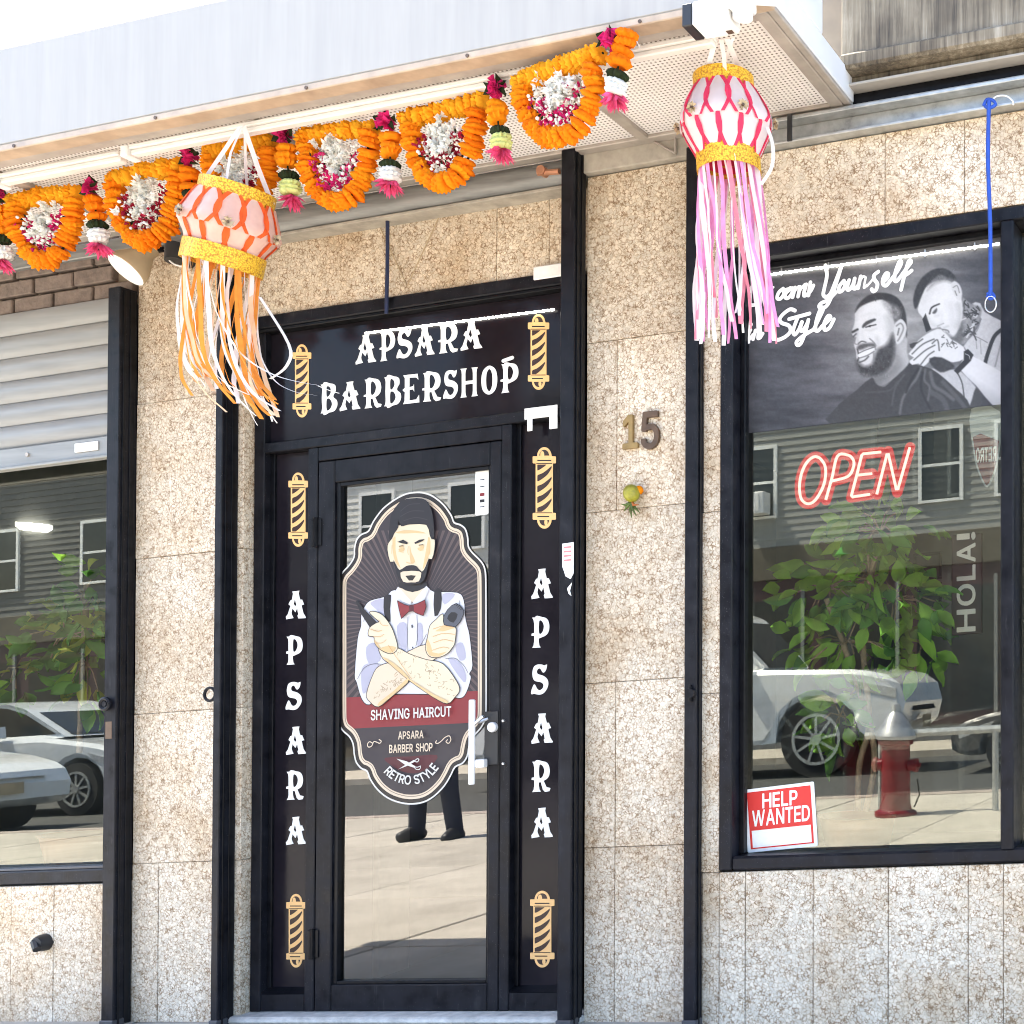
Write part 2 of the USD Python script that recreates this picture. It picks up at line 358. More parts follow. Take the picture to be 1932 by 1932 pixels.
cloth('petal_white', (0.86, 0.86, 0.80), 0.3)
cloth('petal_crimson', (0.36, 0.012, 0.04), 0.25, vary=0.3)
cloth('petal_magenta', (0.62, 0.02, 0.16), 0.25, vary=0.3)
cloth('petal_lime', (0.72, 0.78, 0.30), 0.3, vary=0.2)
cloth('petal_pink', (0.82, 0.09, 0.22), 0.3, vary=0.3)
cloth('leaf_dark', (0.018, 0.028, 0.008), 0.15, vary=0.3)
cloth('ribbon_white', (0.86, 0.84, 0.83), 0.35, vary=0.03)
cloth('ribbon_pink', (0.90, 0.36, 0.66), 0.4, vary=0.15)
cloth('ribbon_rose', (0.88, 0.30, 0.40), 0.4, vary=0.15)
cloth('ribbon_orange', (0.90, 0.34, 0.06), 0.4, vary=0.15)
cloth('ribbon_peach', (0.92, 0.62, 0.42), 0.4, vary=0.1)
cloth('roof_sheet', (0.86, 0.84, 0.80), 0.7, vary=0.05)
cloth('paper_white', (0.84, 0.80, 0.80), 0.35, vary=0.04)
cloth('paper_blush', (0.88, 0.66, 0.56), 0.4, vary=0.08)
cloth('paper_pink', (0.80, 0.055, 0.14), 0.3, vary=0.1)
cloth('paper_orange', (0.86, 0.14, 0.03), 0.3, vary=0.1)
M('gold_braid', {'g': ('geometry', {}), 'v': ('voronoi_texture', {'scale': 170}), 'r': ('rgb_ramp', {'ramp': [(0.0, (0.90, 0.62, 0.06)), (0.5, (0.72, 0.40, 0.02)), (0.8, (0.42, 0.18, 0.01))]}),
    'b': ('bump', {'strength': 0.6, 'distance': 0.004, 'invert': True}), 'p': ('principled_bsdf', {'roughness': 0.45, 'metallic': 0.15})},
  [('g.position', 'v.vector'), ('v.distance', 'r.fac'), ('r.color', 'p.base_color'), ('v.distance', 'b.height'), ('b.normal', 'p.normal')])
# outside ground and things across the street
M('pavement', {'g': ('geometry', {}), 'oi': ('object_info', {}), 'n': ('noise_texture', {'scale': 2.5, 'detail': 8, 'roughness': 0.65}), 'n2': ('noise_texture', {'scale': 120, 'detail': 3}),
    'r': ('rgb_ramp', {'ramp': [(0.3, (0.36, 0.325, 0.27)), (0.7, (0.50, 0.455, 0.385))]}), 'ot': ('map_range', {'to_min': 0.88, 'to_max': 1.08}), 'm': ('mix', {'mix_type': 'multiply', 'fac': 1.0}),
    'b': ('bump', {'strength': 0.4, 'distance': 0.004}), 'p': ('principled_bsdf', {'roughness': 0.9})},
  [('g.position', 'n.vector'), ('g.position', 'n2.vector'), ('n.fac', 'r.fac'), ('oi.random', 'ot.value'), ('r.color', 'm.color1'), ('ot.result', 'm.color2'), ('m.color', 'p.base_color'), ('n2.fac', 'b.height'), ('b.normal', 'p.normal')])
plain('asphalt', (0.055, 0.055, 0.052), 0.9, vary=0.3, scale=6, bump=0.4, bscale=150)
plain('kerb_stone', (0.36, 0.30, 0.26), 0.85, vary=0.2)
plain('car_white', (0.78, 0.78, 0.77), 0.25, vary=0.02, coat=1.0)
plain('car_silver', (0.62, 0.64, 0.66), 0.25, vary=0.02, coat=1.0)
plain('car_dark', (0.02, 0.022, 0.025), 0.2, vary=0.05, coat=1.0)
plain('car_window', (0.012, 0.015, 0.017), 0.05, vary=0.05)
plain('tyre', (0.015, 0.015, 0.015), 0.85)
plain('hydrant_red', (0.17, 0.004, 0.010), 0.3, vary=0.15)
plain('hydrant_silver', (0.5, 0.5, 0.5), 0.35, metal=0.6)
plain('siding_white', (0.26, 0.26, 0.24), 0.6, vary=0.06)
plain('brown_front', (0.05, 0.022, 0.02), 0.6)
plain('beige_front', (0.10, 0.085, 0.06), 0.7)
plain('jeans', (0.018, 0.022, 0.038), 0.9, vary=0.3, scale=30)
plain('shirt_dark', (0.03, 0.03, 0.035), 0.9)
plain('skin', (0.42, 0.25, 0.17), 0.5, vary=0.06)
plain('hair', (0.012, 0.009, 0.007), 0.6)
plain('shoe', (0.012, 0.012, 0.015), 0.5)
# ================================================================ the setting
ground = 0.0
P_D = 8.6            # pavement depth, wall to kerb
slabs = setting('sidewalk', bx(-16, 11, -0.20, -0.03, -0.3, P_D, 0), 'wall_core')
for i in range(16):
    for j in range(6):
        u0 = -15.9 + i * 1.62; d0 = -0.25 + j * 1.45
        part('paving_slab', bx(u0 + .006, u0 + 1.614, -0.10, 0.0 + 0.002 * ((i * 7 + j * 3) % 3), d0 + .006, d0 + 1.444, 0.006), 'pavement', slabs)
setting('kerb', bx(-50, 50, -0.3, 0.004, P_D + 0.002, P_D + 0.17, 0.012), 'kerb_stone')
rd = trimesh.Trimesh(rk(np.array([[-120, -0.13, P_D + .1], [120, -0.13, P_D + .1], [120, -0.13, 17.6], [-120, -0.13, 17.6]], float)), [[0, 1, 2], [0, 2, 3]], process=False)
setting('road', rd, 'asphalt')
setting('far_pavement', bx(-70, 40, -0.4, 0.0, 17.5, 24, 0.01), 'pavement')
gp = trimesh.Trimesh(rk(np.array([[-160, -0.5, -160], [160, -0.5, -160], [160, -0.5, 160], [-160, -0.5, 160]], float)), [[0, 1, 2], [0, 2, 3]], process=False)
setting('ground', gp, 'pavement')

# ================================================================ the shop building
shop = thing('shop_building', 'single-storey barbershop front clad in cream speckled stone panels', 'building', (0, 0, 0))
# core behind the cladding
part('wall', [bx(-1.345, -0.80, 0, 3.2, -0.3, -0.055, 0), bx(0.74, 1.27, 0, 3.2, -0.3, -0.055, 0), bx(-3.4, -1.346, 0, 0.575, -0.3, -0.04, 0),
              bx(1.271, 3.8, 0, 0.55, -0.3, -0.02, 0), bx(1.271, 3.8, 2.815, 3.2, -0.3, -0.02, 0), bx(-0.80, 0.739, 2.86, 3.2, -0.3, -0.085, 0),
              bx(-3.4, -1.346, 2.99, 3.2, -0.3, -0.03, 0), bx(-3.4, 3.8, 3.201, 4.0, -0.3, -0.03, 0)], 'wall_core', shop)
part('roof', bx(-3.4, 3.8, 3.95, 4.05, -6, -0.02, 0), 'wall_core', shop)
part('interior_wall', [bx(-3.4, 3.8, -0.1, 3.95, -5.2, -5.1, 0), bx(-3.5, -3.4, -0.1, 3.95, -5.2, -0.05, 0), bx(3.8, 3.9, -0.1, 3.95, -5.2, -0.05, 0)], 'interior_grey', shop)
part('interior_floor', bx(-3.4, 3.8, -0.12, -0.01, -5.2, -0.30, 0), 'interior_floor', shop)
part('ceiling', bx(-3.4, 3.8, 3.0, 3.1, -5.1, -0.301, 0), 'interior_grey', shop)
part('partition', bx(-0.85, -0.79, 0, 3.0, -5.1, -0.31, 0), 'interior_grey', shop)

WJ = [0.0, 0.651, 1.266, 1.908, 2.548, 3.178]
G = 0.0008
def panels(us, ws, d, thick=0.03):
    for a, b in zip(us[:-1], us[1:]):
        for e, f in zip(ws[:-1], ws[1:]):
            j = random.uniform(-0.0012, 0.0012)
            part('stone_panel', bx(a + G, b - G, e + G, f - G, d - thick, d + j, 0.0018), 'cream_stone', shop)
panels([-1.343, -1.212, -0.809], WJ[:2], 0.0)                 # left pier
for k in range(1, 5): panels([-1.343, -0.809], WJ[k:k + 2], 0.0)
panels([0.735, 0.862, 1.16, 1.2], WJ[:2], 0.0)               # right pier
panels([0.735, 0.862, 1.16, 1.2], WJ[1:3], 0.0)
panels([0.735, 1.16, 1.2], WJ[2:4], 0.0)
panels([0.735, 0.862, 1.16, 1.2], WJ[3:5], 0.0)
panels([0.735, 1.16, 1.2], WJ[4:6], 0.0)
for e, f in zip(WJ[:-1], WJ[1:]):                              # the pier's return into the door recess
    part('stone_panel', bx(-0.835, -0.8105, e + G, f - G, -0.055, -0.031, 0.001), 'cream_stone', shop)
panels([1.205, 1.302], WJ[:1] + [0.551, 1.2, 1.86, 2.52, 3.14], 0.035)   # strip beside the right window
panels([1.302, 1.404, 1.665, 1.945, 2.235, 2.36, 2.7, 3.3, 3.8], [0.0, 0.551], 0.035)
panels([1.302, 1.93, 2.22, 2.8, 3.3, 3.8], [2.815, 3.14], 0.035)
panels([-3.4, -2.6, -1.97, -1.745, -1.36], [0.0, 0.573], 0.0)            # below the left window
panels([-0.80, 0.31, 0.54, 0.735], [2.856, 3.165], -0.05)                # above the transom
# bricks over the shutter
brow = 0
for w in np.arange(3.012, 3.24, 0.0745):
    for k in range(5):
        u = -3.25 + k * 0.42 + (0.105 if brow % 2 else 0)
        for uu in (u, u + 0.21):
            if uu + 0.2 > -1.36: continue
            part('brick', bx(uu, uu + 0.197, w, w + 0.062, -0.05, 0.0 + random.uniform(-.003, .003), 0.004), 'brick_face', shop)
    brow += 1
# lintel band above the right pier, beam behind the awning
part('lintel', [bx(0.735, 1.24, 3.182, 3.262, -0.03, 0.03, 0.004)], 'concrete_beam', shop)
part('lintel', [bx(-3.4, 0.734, 3.19, 3.25, -0.05, 0.02, 0.004)], 'zinc_dark', shop)
br = [bx(1.03, 1.125, 3.252, 3.258, 0.031, 0.045), bx(1.117, 1.123, 3.19, 3.252, 0.031, 0.045)]
part('bracket', br + [tube([(1.035, 3.25, .04), (1.118, 3.195, .04)], 0.004)], 'steel_trim', shop)
# right bay: track, dark gap, cornice board
part('track', [bx(1.25, 3.8, 3.142, 3.152, 0.0, 0.085), bx(1.25, 3.8, 3.152, 3.222, 0.0, 0.03), bx(1.25, 3.8, 3.222, 3.234, 0.0, 0.085)], 'galvanized', shop)
part('track_seal', bx(1.25, 3.8, 3.246, 3.300, -0.03, 0.03, 0.001), 'black_channel', shop)
part('cornice_trim', [bx(1.79, 3.8, 3.302, 3.312, 0.0, 0.09), bx(1.25, 3.8, 3.236, 3.2445, 0.0, 0.07)], 'awning_white', shop)
part('cornice', [bx(1.79, 3.8, 3.345, 3.40, -0.03, 0.13, 0.01), bx(1.79, 3.8, 3.401, 4.0, -0.03, 0.10, 0.004), bx(1.79, 3.8, 3.313, 3.3445, -0.03, 0.06, 0.003)], 'weathered_board', shop)

# ---------------------------------------------------------------- guide posts
def post(u0, u1, w0, w1, label, lips=True):
    t = thing('shutter_guide', label, 'shutter guide', (u0, 0, 0), 'black steel guide posts of the roll-down shutters')
    part('channel', [bx(u0, u1, w0, w1, 0.0005 if u0 < 1.2 else 0.0355, 0.079, 0.003)], 'black_paint', t)
    part('track_slot', [bx(u1 + 0.0005, u1 + 0.004, w0 + .01, w1 - .01, 0.012 if u0 < 1.2 else 0.04, 0.035 if u0 < 1.2 else 0.06, 0.001), bx(u1 + 0.0005, u1 + 0.005, w0 + .01, w1 - .01, 0.055, 0.065, 0.001)], 'black_channel', t)
    part('shoe', [bx(u0 - 0.004, u1 + 0.004, 0.0, 0.03, 0.03, 0.084, 0.003)], 'grey_paint', t)
    return t
p1_ = post(-1.404, -1.343, 0.0, 3.02, 'black guide post right beside the half-lowered grey shutter')
p2_ = post(-0.868, -0.834, 0.0, 3.19, 'black guide post at the left jamb of the shop entrance, behind the orange lantern')
p3_ = post(0.675, 0.731, 0.0, 3.26, 'black guide post between the glass door and the stone pier with house number 15')
p4_ = post(1.184, 1.233, 0.0, 3.19, 'black guide post under the pink lantern, beside the poster window')
# ring bolts on the posts
def ring(u, w, d, r, tr, label, mat='black_paint', plane='face'):
    th = np.linspace(0, 2 * np.pi, 21)
    pts = np.column_stack([u + r * np.cos(th), w + r * np.sin(th), np.full(21, d)])
    return tube(pts, tr, 6, caps=False)
u, w = at(396, 1310, 0.06)
single('ring_bolt', [ring(u, w, 0.06, 0.026, 0.006, ''), tube([(u + .025, w, .06), (u + .05, w, .06)], .007)], 'black_paint', 'black iron ring bolt on the post left of the entrance, over cream stone', 'ring bolt', 'ring bolts on the guide posts')
u, w = at(200, 1328, 0.085)
single('ring_bolt', [ring(u, w, 0.09, 0.022, 0.008, ''), tube([(u, w, .078), (u, w, .095)], .012)], 'black_paint', 'black ring bolt on the post beside the left window, rust stain below', 'ring bolt', 'ring bolts on the guide posts')
u, w = at(1304, 1308, 0.085)
single('latch_knob', [tube([(u, w, .078), (u, w, .10)], .018, 10), tube([(u - .004, w - .03, .085), (u - .004, w + .03, .085)], .006)], 'black_paint', 'small black latch knob on the post right of the numbered stone pier', 'latch')
part('rust_stain', bx(*[at(206, 1380, .08)[0] - .02, at(206, 1380, .08)[0] + .012], at(206, 1380, .08)[1] - .03, at(206, 1380, .08)[1] + .04, .0792, .0797, 0), 'bronze', p1_, label='rusty patch on the black post')

# ---------------------------------------------------------------- left bay: shutter and window
sh = thing('roller_shutter', 'grey corrugated metal roller shutter half lowered over the left window', 'roller shutter', (-1.9, 2.33, 0))
for k in range(8):
    w0 = 2.432 + k * 0.0963
    if w0 > 3.0: break
    th = np.linspace(0, 1, 9)
    prof = [(w0 + t * 0.094, 0.012 + 0.016 * math.sin(math.pi * t) ** 0.7) for t in th]
    poly = Polygon([(w0, -0.004)] + prof + [(w0 + 0.094, -0.004)])
    mesh = trimesh.creation.extrude_polygon(poly, 1.99, engine='earcut')            # (w, d, u)
    v = mesh.vertices.copy(); mesh.vertices = np.column_stack([-3.396 + v[:, 2], v[:, 0], v[:, 1]])
    part('slat', fixw(mesh), 'shutter_metal', sh, smooth=40)
part('bottom_bar', [bx(-3.396, -1.407, 2.337, 2.428, -0.006, 0.03, 0.004), bx(-3.396, -1.407, 2.335, 2.346, 0.0305, 0.046, 0.002)], 'shutter_metal', sh)
part('lock_plate', [bx(-1.62, -1.50, 2.372, 2.41, 0.0305, 0.036, 0.002)], 'white_rail', sh)
part('bolt', [tube([(-1.87, 2.39, .03), (-1.87, 2.39, .036)], .009)], 'steel_trim', sh)

part('window_frame', [bx(-3.4, -1.406, 0.576, 0.634, -0.12, -0.01, 0.006), bx(-1.446, -1.406, 0.634, 3.0, -0.14, -0.03, 0.003), bx(-3.4, -1.447, 2.9, 3.0, -0.14, -0.03, 0.003)], 'black_paint', shop)
part('window_pane', trimesh.Trimesh(rk(np.array([[-3.4, 0.63, -0.09], [-1.44, 0.63, -0.09], [-1.44, 2.95, -0.09], [-3.4, 2.95, -0.09]])), [[0, 1, 2], [0, 2, 3]], process=False), 'window_glass', shop)
part('window_sill', bx(-3.4, -1.447, 0.634, 0.646, -0.088, -0.02, 0.003), 'grey_paint', shop)
# round black cap on the stone below
u, w = at(88, 1777, 0.0)
single('wall_vent_cap', [tube([(u, w, -.01), (u, w, .02), (u, w, .045), (u, w, .05)], .03, 12, radii=[.036, .036, .028, .01]), tube([(u - .012, w + .01, .04), (u + .02, w - .02, .055)], .016, 8)], 'black_plastic', 'round black pipe cap on the cream stone below the left window', 'vent cap', smooth=40)

# ---------------------------------------------------------------- right bay: window
wf = [bx(1.302, 1.3515, 0.557, 2.812, -0.10, 0.04, 0.004), bx(2.352, 2.398, 0.5995, 2.762, -0.09, 0.046, 0.004), bx(1.3525, 3.8, 0.555, 0.606, -0.06, 0.042, 0.008), bx(1.3525, 3.8, 2.763, 2.811, -0.10, 0.04, 0.004)]
wfp = part('window_frame', wf, 'black_paint', shop)
for a, b in ((1.3525, 2.3515), (2.3985, 3.8)):
    part('window_pane', trimesh.Trimesh(rk(np.array([[a, 0.60, -0.05], [b, 0.60, -0.05], [b, 2.77, -0.05], [a, 2.77, -0.05]])), [[0, 1, 2], [0, 2, 3]], process=False), 'window_glass', shop)
part('inner_pane', trimesh.Trimesh(rk(np.array([[1.373, 0.607, -0.052], [2.339, 0.607, -0.0745], [2.339, 2.741, -0.0745], [1.373, 2.741, -0.052]])), [[0, 1, 2], [0, 2, 3]], process=False), 'inner_glass', shop)
part('inner_frame', [bx(1.3525, 1.372, 0.607, 2.762, -0.085, -0.02, 0.002), bx(1.3725, 2.3515, 2.742, 2.762, -0.085, -0.02, 0.002), bx(2.3395, 2.3515, 0.607, 2.7415, -0.085, -0.03, 0.002)], 'black_channel', shop)

# ---------------------------------------------------------------- entrance
D0 = -0.05
fr = [bx(-0.807, -0.757, 0.03, 2.80, -0.11, D0 + .004, 0.003), bx(0.60, 0.672, 0.03, 2.80, -0.11, D0 + .004, 0.003), bx(-0.7565, 0.5995, 2.294, 2.336, -0.11, D0 + .006, 0.004),
      bx(-0.548, -0.503, 0.03, 2.2935, -0.11, D0 + .002, 0.003), bx(0.338, 0.381, 0.03, 2.2935, -0.11, D0 + .002, 0.003), bx(-0.5025, 0.3375, 2.238, 2.2935, -0.11, D0, 0.003),
      bx(-0.807, 0.672, 2.801, 2.852, -0.12, D0 + .02, 0.004)]
part('door_frame', fr, 'black_paint', shop)
part('head_flashing', bx(-0.80, 0.672, 2.787, 2.7995, -0.10, D0 + .016, 0.002), 'black_channel', shop)
part('transom_panel', bx(-0.7565, 0.5995, 2.337, 2.7865, -0.10, -0.075, 0.001), 'black_vinyl', shop)
for a, b in ((-0.7565, -0.5485), (0.3815, 0.5995)):
    part('sidelight_panel', bx(a, b, 0.11, 2.2935, -0.115, -0.09, 0.001), 'black_vinyl', shop)
    part('sidelight_rail', [bx(a, b, 0.03, 0.10, -0.11, D0, 0.003), trimesh.Trimesh(rk(np.array([[a, .1005, D0], [b, .1005, D0], [b, .118, -.0895], [a, .118, -.0895]])), [[0, 1, 2], [0, 2, 3]], process=False)], 'black_paint', shop)
    part('sidelight_bead', [bx(a, a + .02, .118, 2.2935, -.0895, -.078, .001), bx(b - .02, b, .118, 2.2935, -.0895, -.078, .001)], 'black_channel', shop)
# the leaf
leaf = part('door', [bx(-0.500, -0.424, 0.03, 2.234, -0.10, D0 + .001, 0.004), bx(0.286, 0.335, 0.03, 2.234, -0.10, D0 + .001, 0.004),
                     bx(-0.4235, 0.2855, 2.144, 2.234, -0.10, D0, 0.004), bx(-0.4235, 0.2855, 0.03, 0.134, -0.10, D0, 0.004)], 'black_paint', shop)
part('glazing_bead', [bx(-0.4235, -0.405, 0.1345, 2.1435, -0.095, -0.06, 0.002), bx(0.272, 0.2855, 0.1345, 2.1435, -0.095, -0.06, 0.002), bx(-0.4045, 0.2715, 2.128, 2.1435, -0.095, -0.06, 0.002), bx(-0.4045, 0.2715, 0.1345, 0.147, -0.095, -0.06, 0.002)], 'black_channel', leaf)
part('door_pane', trimesh.Trimesh(rk(np.array([[-0.41, .14, -.08], [.28, .14, -.08], [.28, 2.135, -.08], [-.41, 2.135, -.08]])), [[0, 1, 2], [0, 2, 3]], process=False), 'door_glass', leaf)
for w in (0.30, 1.95):
    part('hinge', [tube([(-0.505, w - .06, D0 + .008), (-0.505, w + .06, D0 + .008)], .009), bx(-.53, -.48, w - .055, w + .055, D0 + .0015, D0 + .006)], 'black_channel', leaf)
# lock plate, cylinder, pull handle
a = at(925, 1347, D0 + .006); b = at(948, 1442, D0 + .006)
lk = part('lock_plate', bx(0.274, 0.333, b[1] - .0, a[1] + .01, D0 + .0015, D0 + .009, .002), 'black_plastic', leaf)
u, w = at(928, 1372, D0 + .02)
part('lock_cylinder', tube([(u, w, D0 + .009), (u, w, D0 + .022), (u, w, D0 + .026)], .0195, 16, radii=[.0195, .0195, .016]), 'white_plastic', leaf, smooth=40)
for yy_ in (1360, 1441):
    u, w = at(949, yy_, D0 + .01); part('screw', tube([(u, w, D0 + .002), (u, w, D0 + .012)], .005, 8), 'brushed_steel', leaf)
hd = -0.012
h0 = at(888, 1320, hd); h1 = at(886, 1481, hd)
hu = h0[0] + 0.002
hnd = part('handle', [bx(hu - .013, hu + .013, h1[1], h0[1], hd - .012, hd, .004)], 'white_plastic', leaf)
part('handle_arm', [bx(hu + .0135, .29, at(900, 1441, hd)[1] - .016, at(900, 1441, hd)[1] + .016, hd - .03, hd - .006, .003), bx(hu - .006, hu + .006, at(900, 1441, hd)[1] - .012, at(900, 1441, hd)[1] + .012, -0.079, hd - .0305, .002)], 'white_plastic', leaf)
part('handle_arm', [tube([(hu, at(900, 1362, hd)[1], hd - .012), (hu + .02, at(900, 1362, hd)[1], -.04), (.29, at(900, 1362, hd)[1] + .01, D0 + .004)], .007), tube([(hu + .005, at(900, 1368, hd)[1], hd - .006), (hu + .05, at(900, 1352, hd)[1], hd - .006)], .006)], 'brushed_steel', leaf)
part('threshold', bx(-0.86, 0.74, 0.0, 0.028, -0.3, 0.03, 0.008), 'threshold', shop)

# roller housing over the entrance
ang = np.linspace(-0.5 * np.pi, 0.62 * np.pi, 12)
prof = [(3.203 + .052 * math.sin(t), 0.004 + .052 * math.cos(t)) for t in ang]
poly = Polygon(prof + [(3.25, -0.049), (3.153, -0.049)]).buffer(0)
mesh = trimesh.creation.extrude_polygon(poly, 0.67 + 0.80, engine='earcut'); v = mesh.vertices.copy()
mesh.vertices = np.column_stack([-0.80 + v[:, 2], v[:, 0], v[:, 1]])
rh = thing('shutter_housing', 'grey metal shutter housing tube above the entrance, under the awning', 'shutter housing', (0, 3.2, 0))
part('housing', fixw(mesh), 'zinc_dark', rh, smooth=40)
part('bottom_lip', bx(-0.80, 0.67, 3.140, 3.1525, -0.049, 0.03, 0.002), 'concrete_beam', rh)
u, w = at(1027, 325, 0.06)
part('pipe_end', [tube([(u, w, 0.03), (u, w, 0.085)], .018, 12), tube([(u - .02, w - .004, 0.07), (u + .07, w - .012, .07)], .011, 8)], 'copper', rh)

# ================================================================ awning
AW, AF, AB, AE = 3.25, 0.715, 0.04, 1.785           # underside height, front, back, right end
aw = thing('awning', 'wide white box awning with perforated underside above the entrance', 'awning', (0, AW, 0.3))
ft = [at(0, 92, 0.76)[1], at(425, 2, 0.76)[1]]
FT = sum(ft) / 2
part('fascia', bx(-3.4, AE, AW + 0.018, FT, AF + 0.02, AF + 0.05, 0.004), 'awning_white', aw)
part('fascia_return', bx(AE - 0.03, AE + 0.03, AW + 0.1105, FT, 0.33, AF + 0.0195, 0.004), 'end_white', aw)
part('end_panel', bx(AE - 0.004, AE + 0.03, AW + 0.014, AW + 0.11, AB, AF + 0.0195, 0.003), 'end_white', aw)
part('top_sheet', bx(-3.4, AE - 0.031, AW + 0.10, AW + 0.12, AB, AF + 0.019, 0.001), 'roof_sheet', aw)
part('front_trim', [bx(-3.4, AE + .03, AW - 0.006, AW + 0.0175, AF - 0.01, AF + 0.052, 0.003)], 'tan_trim', aw)
part('front_angle', [bx(-3.4, AE - .04, AW - 0.002, AW + 0.03, AF - 0.055, AF - 0.0105, 0.003)], 'steel_trim', aw)
part('end_trim', [bx(AE - 0.045, AE + 0.0, AW - 0.004, AW + 0.0135, AB, AF - .0105, 0.003), bx(AE + 0.0005, AE + 0.028, AW - 0.001, AW + 0.0135, AB, AF - .0105, 0.003)], 'steel_trim', aw)
part('back_trim', bx(-3.4, AE - .046, AW + 0.0, AW + 0.03, AB - 0.01, AB + 0.035, 0.003), 'steel_trim', aw)
su = [-2.75, -1.87, -0.985, 0.0]
su = [under(428, 205, AW)[0], under(1030, 115, AW)[0]]
step = su[1] - su[0]
struts = [su[0] - 2 * step, su[0] - step, su[0], su[1], ]
for u in struts:
    part('strut', bx(u - .02, u + .02, AW - 0.003, AW + .03, AB + .036, AF - .056, .002), 'steel_trim', aw)
ed = [-3.4] + struts + [AE - .046]
for a, b in zip(ed[:-1], ed[1:]):
    if b - a > .1: part('perforated_panel', bx(a + .0205, b - .0205 + (.035 if b > 1.5 else 0), AW + .012, AW + .02, AB + .036, AF - .056, .001), 'perforated_panel', aw)
for k in range(7):
    u = -2.2 + k * .6; part('trim_screw', tube([(u, AW + .004, AF + .051), (u, AW + .004, AF + .055)], .006, 8), 'bronze', aw)
# pale conduit rails under the panels
for (x0, y0, x1, y1) in ((245, 283, 1335, 63), (2, 338, 240, 300)):
    a, b = under(x0, y0, AW - .02), under(x1, y1, AW - .02)
    d = min((a[1] + b[1]) / 2, AF - .08)
    part('rail', [bx(a[0], b[0], AW - .036, AW - .018, d - .016, d + .016, .004), bx(a[0], b[0], AW - .0175, AW - .004, d - .024, d + .024, .002)], 'white_rail', aw)
    part('rail_end', bx(a[0] - .03, a[0] - .0005, AW - .044, AW - .004, d - .03, d + .03, .004), 'white_plastic', aw)
# ================================================================ lettering and prints
def poly(pts): return Polygon(pts).buffer(0)
def flare(x, y0, y1, w):          # a stem with flared feet
    return poly([(x - w * .95, y0), (x + w * .95, y0), (x + w * .62, y0 + .09), (x + w * .52, y0 + .2), (x + w * .52, y1 - .2), (x + w * .62, y1 - .09), (x + w * .95, y1), (x - w * .95, y1), (x - w * .62, y1 - .09), (x - w * .52, y1 - .2), (x - w * .52, y0 + .2), (x - w * .62, y0 + .09)])
gA = poly([(.32, .98), (.68, .99), (.65, .885), (.72, .675), (.81, .675), (.915, .49), (.79, .465), (.88, .19), (1, .05), (.98, .01), (.62, .01), (.575, .12), (.617, .16), (.564, .36), (.48, .23), (.34, .37), (.30, .23), (.32, .16), (.40, .035), (.03, 0), (.01, .1), (.106, .19), (.234, .465), (.138, .53), (.234, .667), (.30, .675), (.36, .885)]).difference(poly([(.457, .68), (.52, .5), (.468, .447), (.404, .54)]))
gS = poly(spline([(.92, .975), (.867, .8), (.747, .713), (.653, .73), (.52, .85), (.373, .817), (.387, .696), (.733, .61), (.96, .47), (.973, .26), (.76, .06), (.49, 0), (.2, .035), (.027, .035), (.013, .14), (.16, .348), (.253, .33), (.36, .21), (.493, .157), (.653, .209), (.707, .313), (.573, .4), (.2, .47), (.08, .678), (.147, .904), (.333, .99), (.6, .99), (.76, .957)], 4, True))
gP = unary_union([flare(.28, 0, 1, .26), poly(spline([(.2, 1), (.6, 1), (.88, .92), (1, .7), (.92, .46), (.62, .34), (.3, .36)], 5, True)), poly([(0, .40), (.3, .37), (.3, .52), (.02, .48)])]).difference(poly(spline([(.44, .86), (.6, .84), (.69, .68), (.6, .5), (.44, .48)], 4, True)))
gR = unary_union([gP, poly([(.42, .42), (.64, .40), (.82, .15), (1.04, .11), (.98, 0), (.74, -.02), (.62, .06), (.48, .36)])])
gB = unary_union([flare(.24, 0, 1, .24), poly(spline([(.15, 1), (.6, 1), (.88, .92), (.92, .72), (.78, .54), (.98, .4), (1, .2), (.84, .04), (.55, 0), (.15, 0)], 4, True))]).difference(poly(spline([(.4, .88), (.56, .85), (.62, .72), (.53, .6), (.4, .58)], 4, True))).difference(poly(spline([(.4, .45), (.58, .44), (.68, .28), (.57, .14), (.4, .12)], 4, True)))
gE = poly([(0, 1), (.9, 1), (.95, .75), (.8, .85), (.42, .87), (.42, .58), (.62, .6), (.68, .7), (.7, .36), (.6, .46), (.42, .46), (.42, .13), (.8, .14), (.98, .3), (1, 0), (0, 0), (.1, .12), (.12, .4), (0, .46), (0, .52), (.12, .56), (.12, .88)])
gH = unary_union([flare(.2, 0, 1, .21), flare(.8, 0, 1, .21), sbox(.2, .43, .8, .57)])
gO = poly(spline([(.5, 1), (.88, .85), (1, .5), (.88, .15), (.5, 0), (.12, .15), (0, .5), (.12, .85)], 5, True)).difference(poly(spline([(.5, .86), (.64, .74), (.68, .5), (.64, .26), (.5, .14), (.36, .26), (.32, .5), (.36, .74)], 5, True)))
GLYPH = {'A': gA, 'P': gP, 'S': gS, 'R': gR, 'B': gB, 'E': gE, 'H': gH, 'O': gO}

def quad_map(shape, c00, c10, c01, c11):
    """unit square shape -> the (u, height) quad with those corners"""
    c00, c10, c01, c11 = (np.asarray(c, float) for c in (c00, c10, c01, c11))
    def f(x, y):
        x, y = np.asarray(x)[..., None], np.asarray(y)[..., None]
        r = c00 * (1 - x) * (1 - y) + c10 * x * (1 - y) + c01 * (1 - x) * y + c11 * x * y
        return r[..., 0], r[..., 1]
    return shapely.ops.transform(f, shape) if hasattr(shapely, 'ops') else None

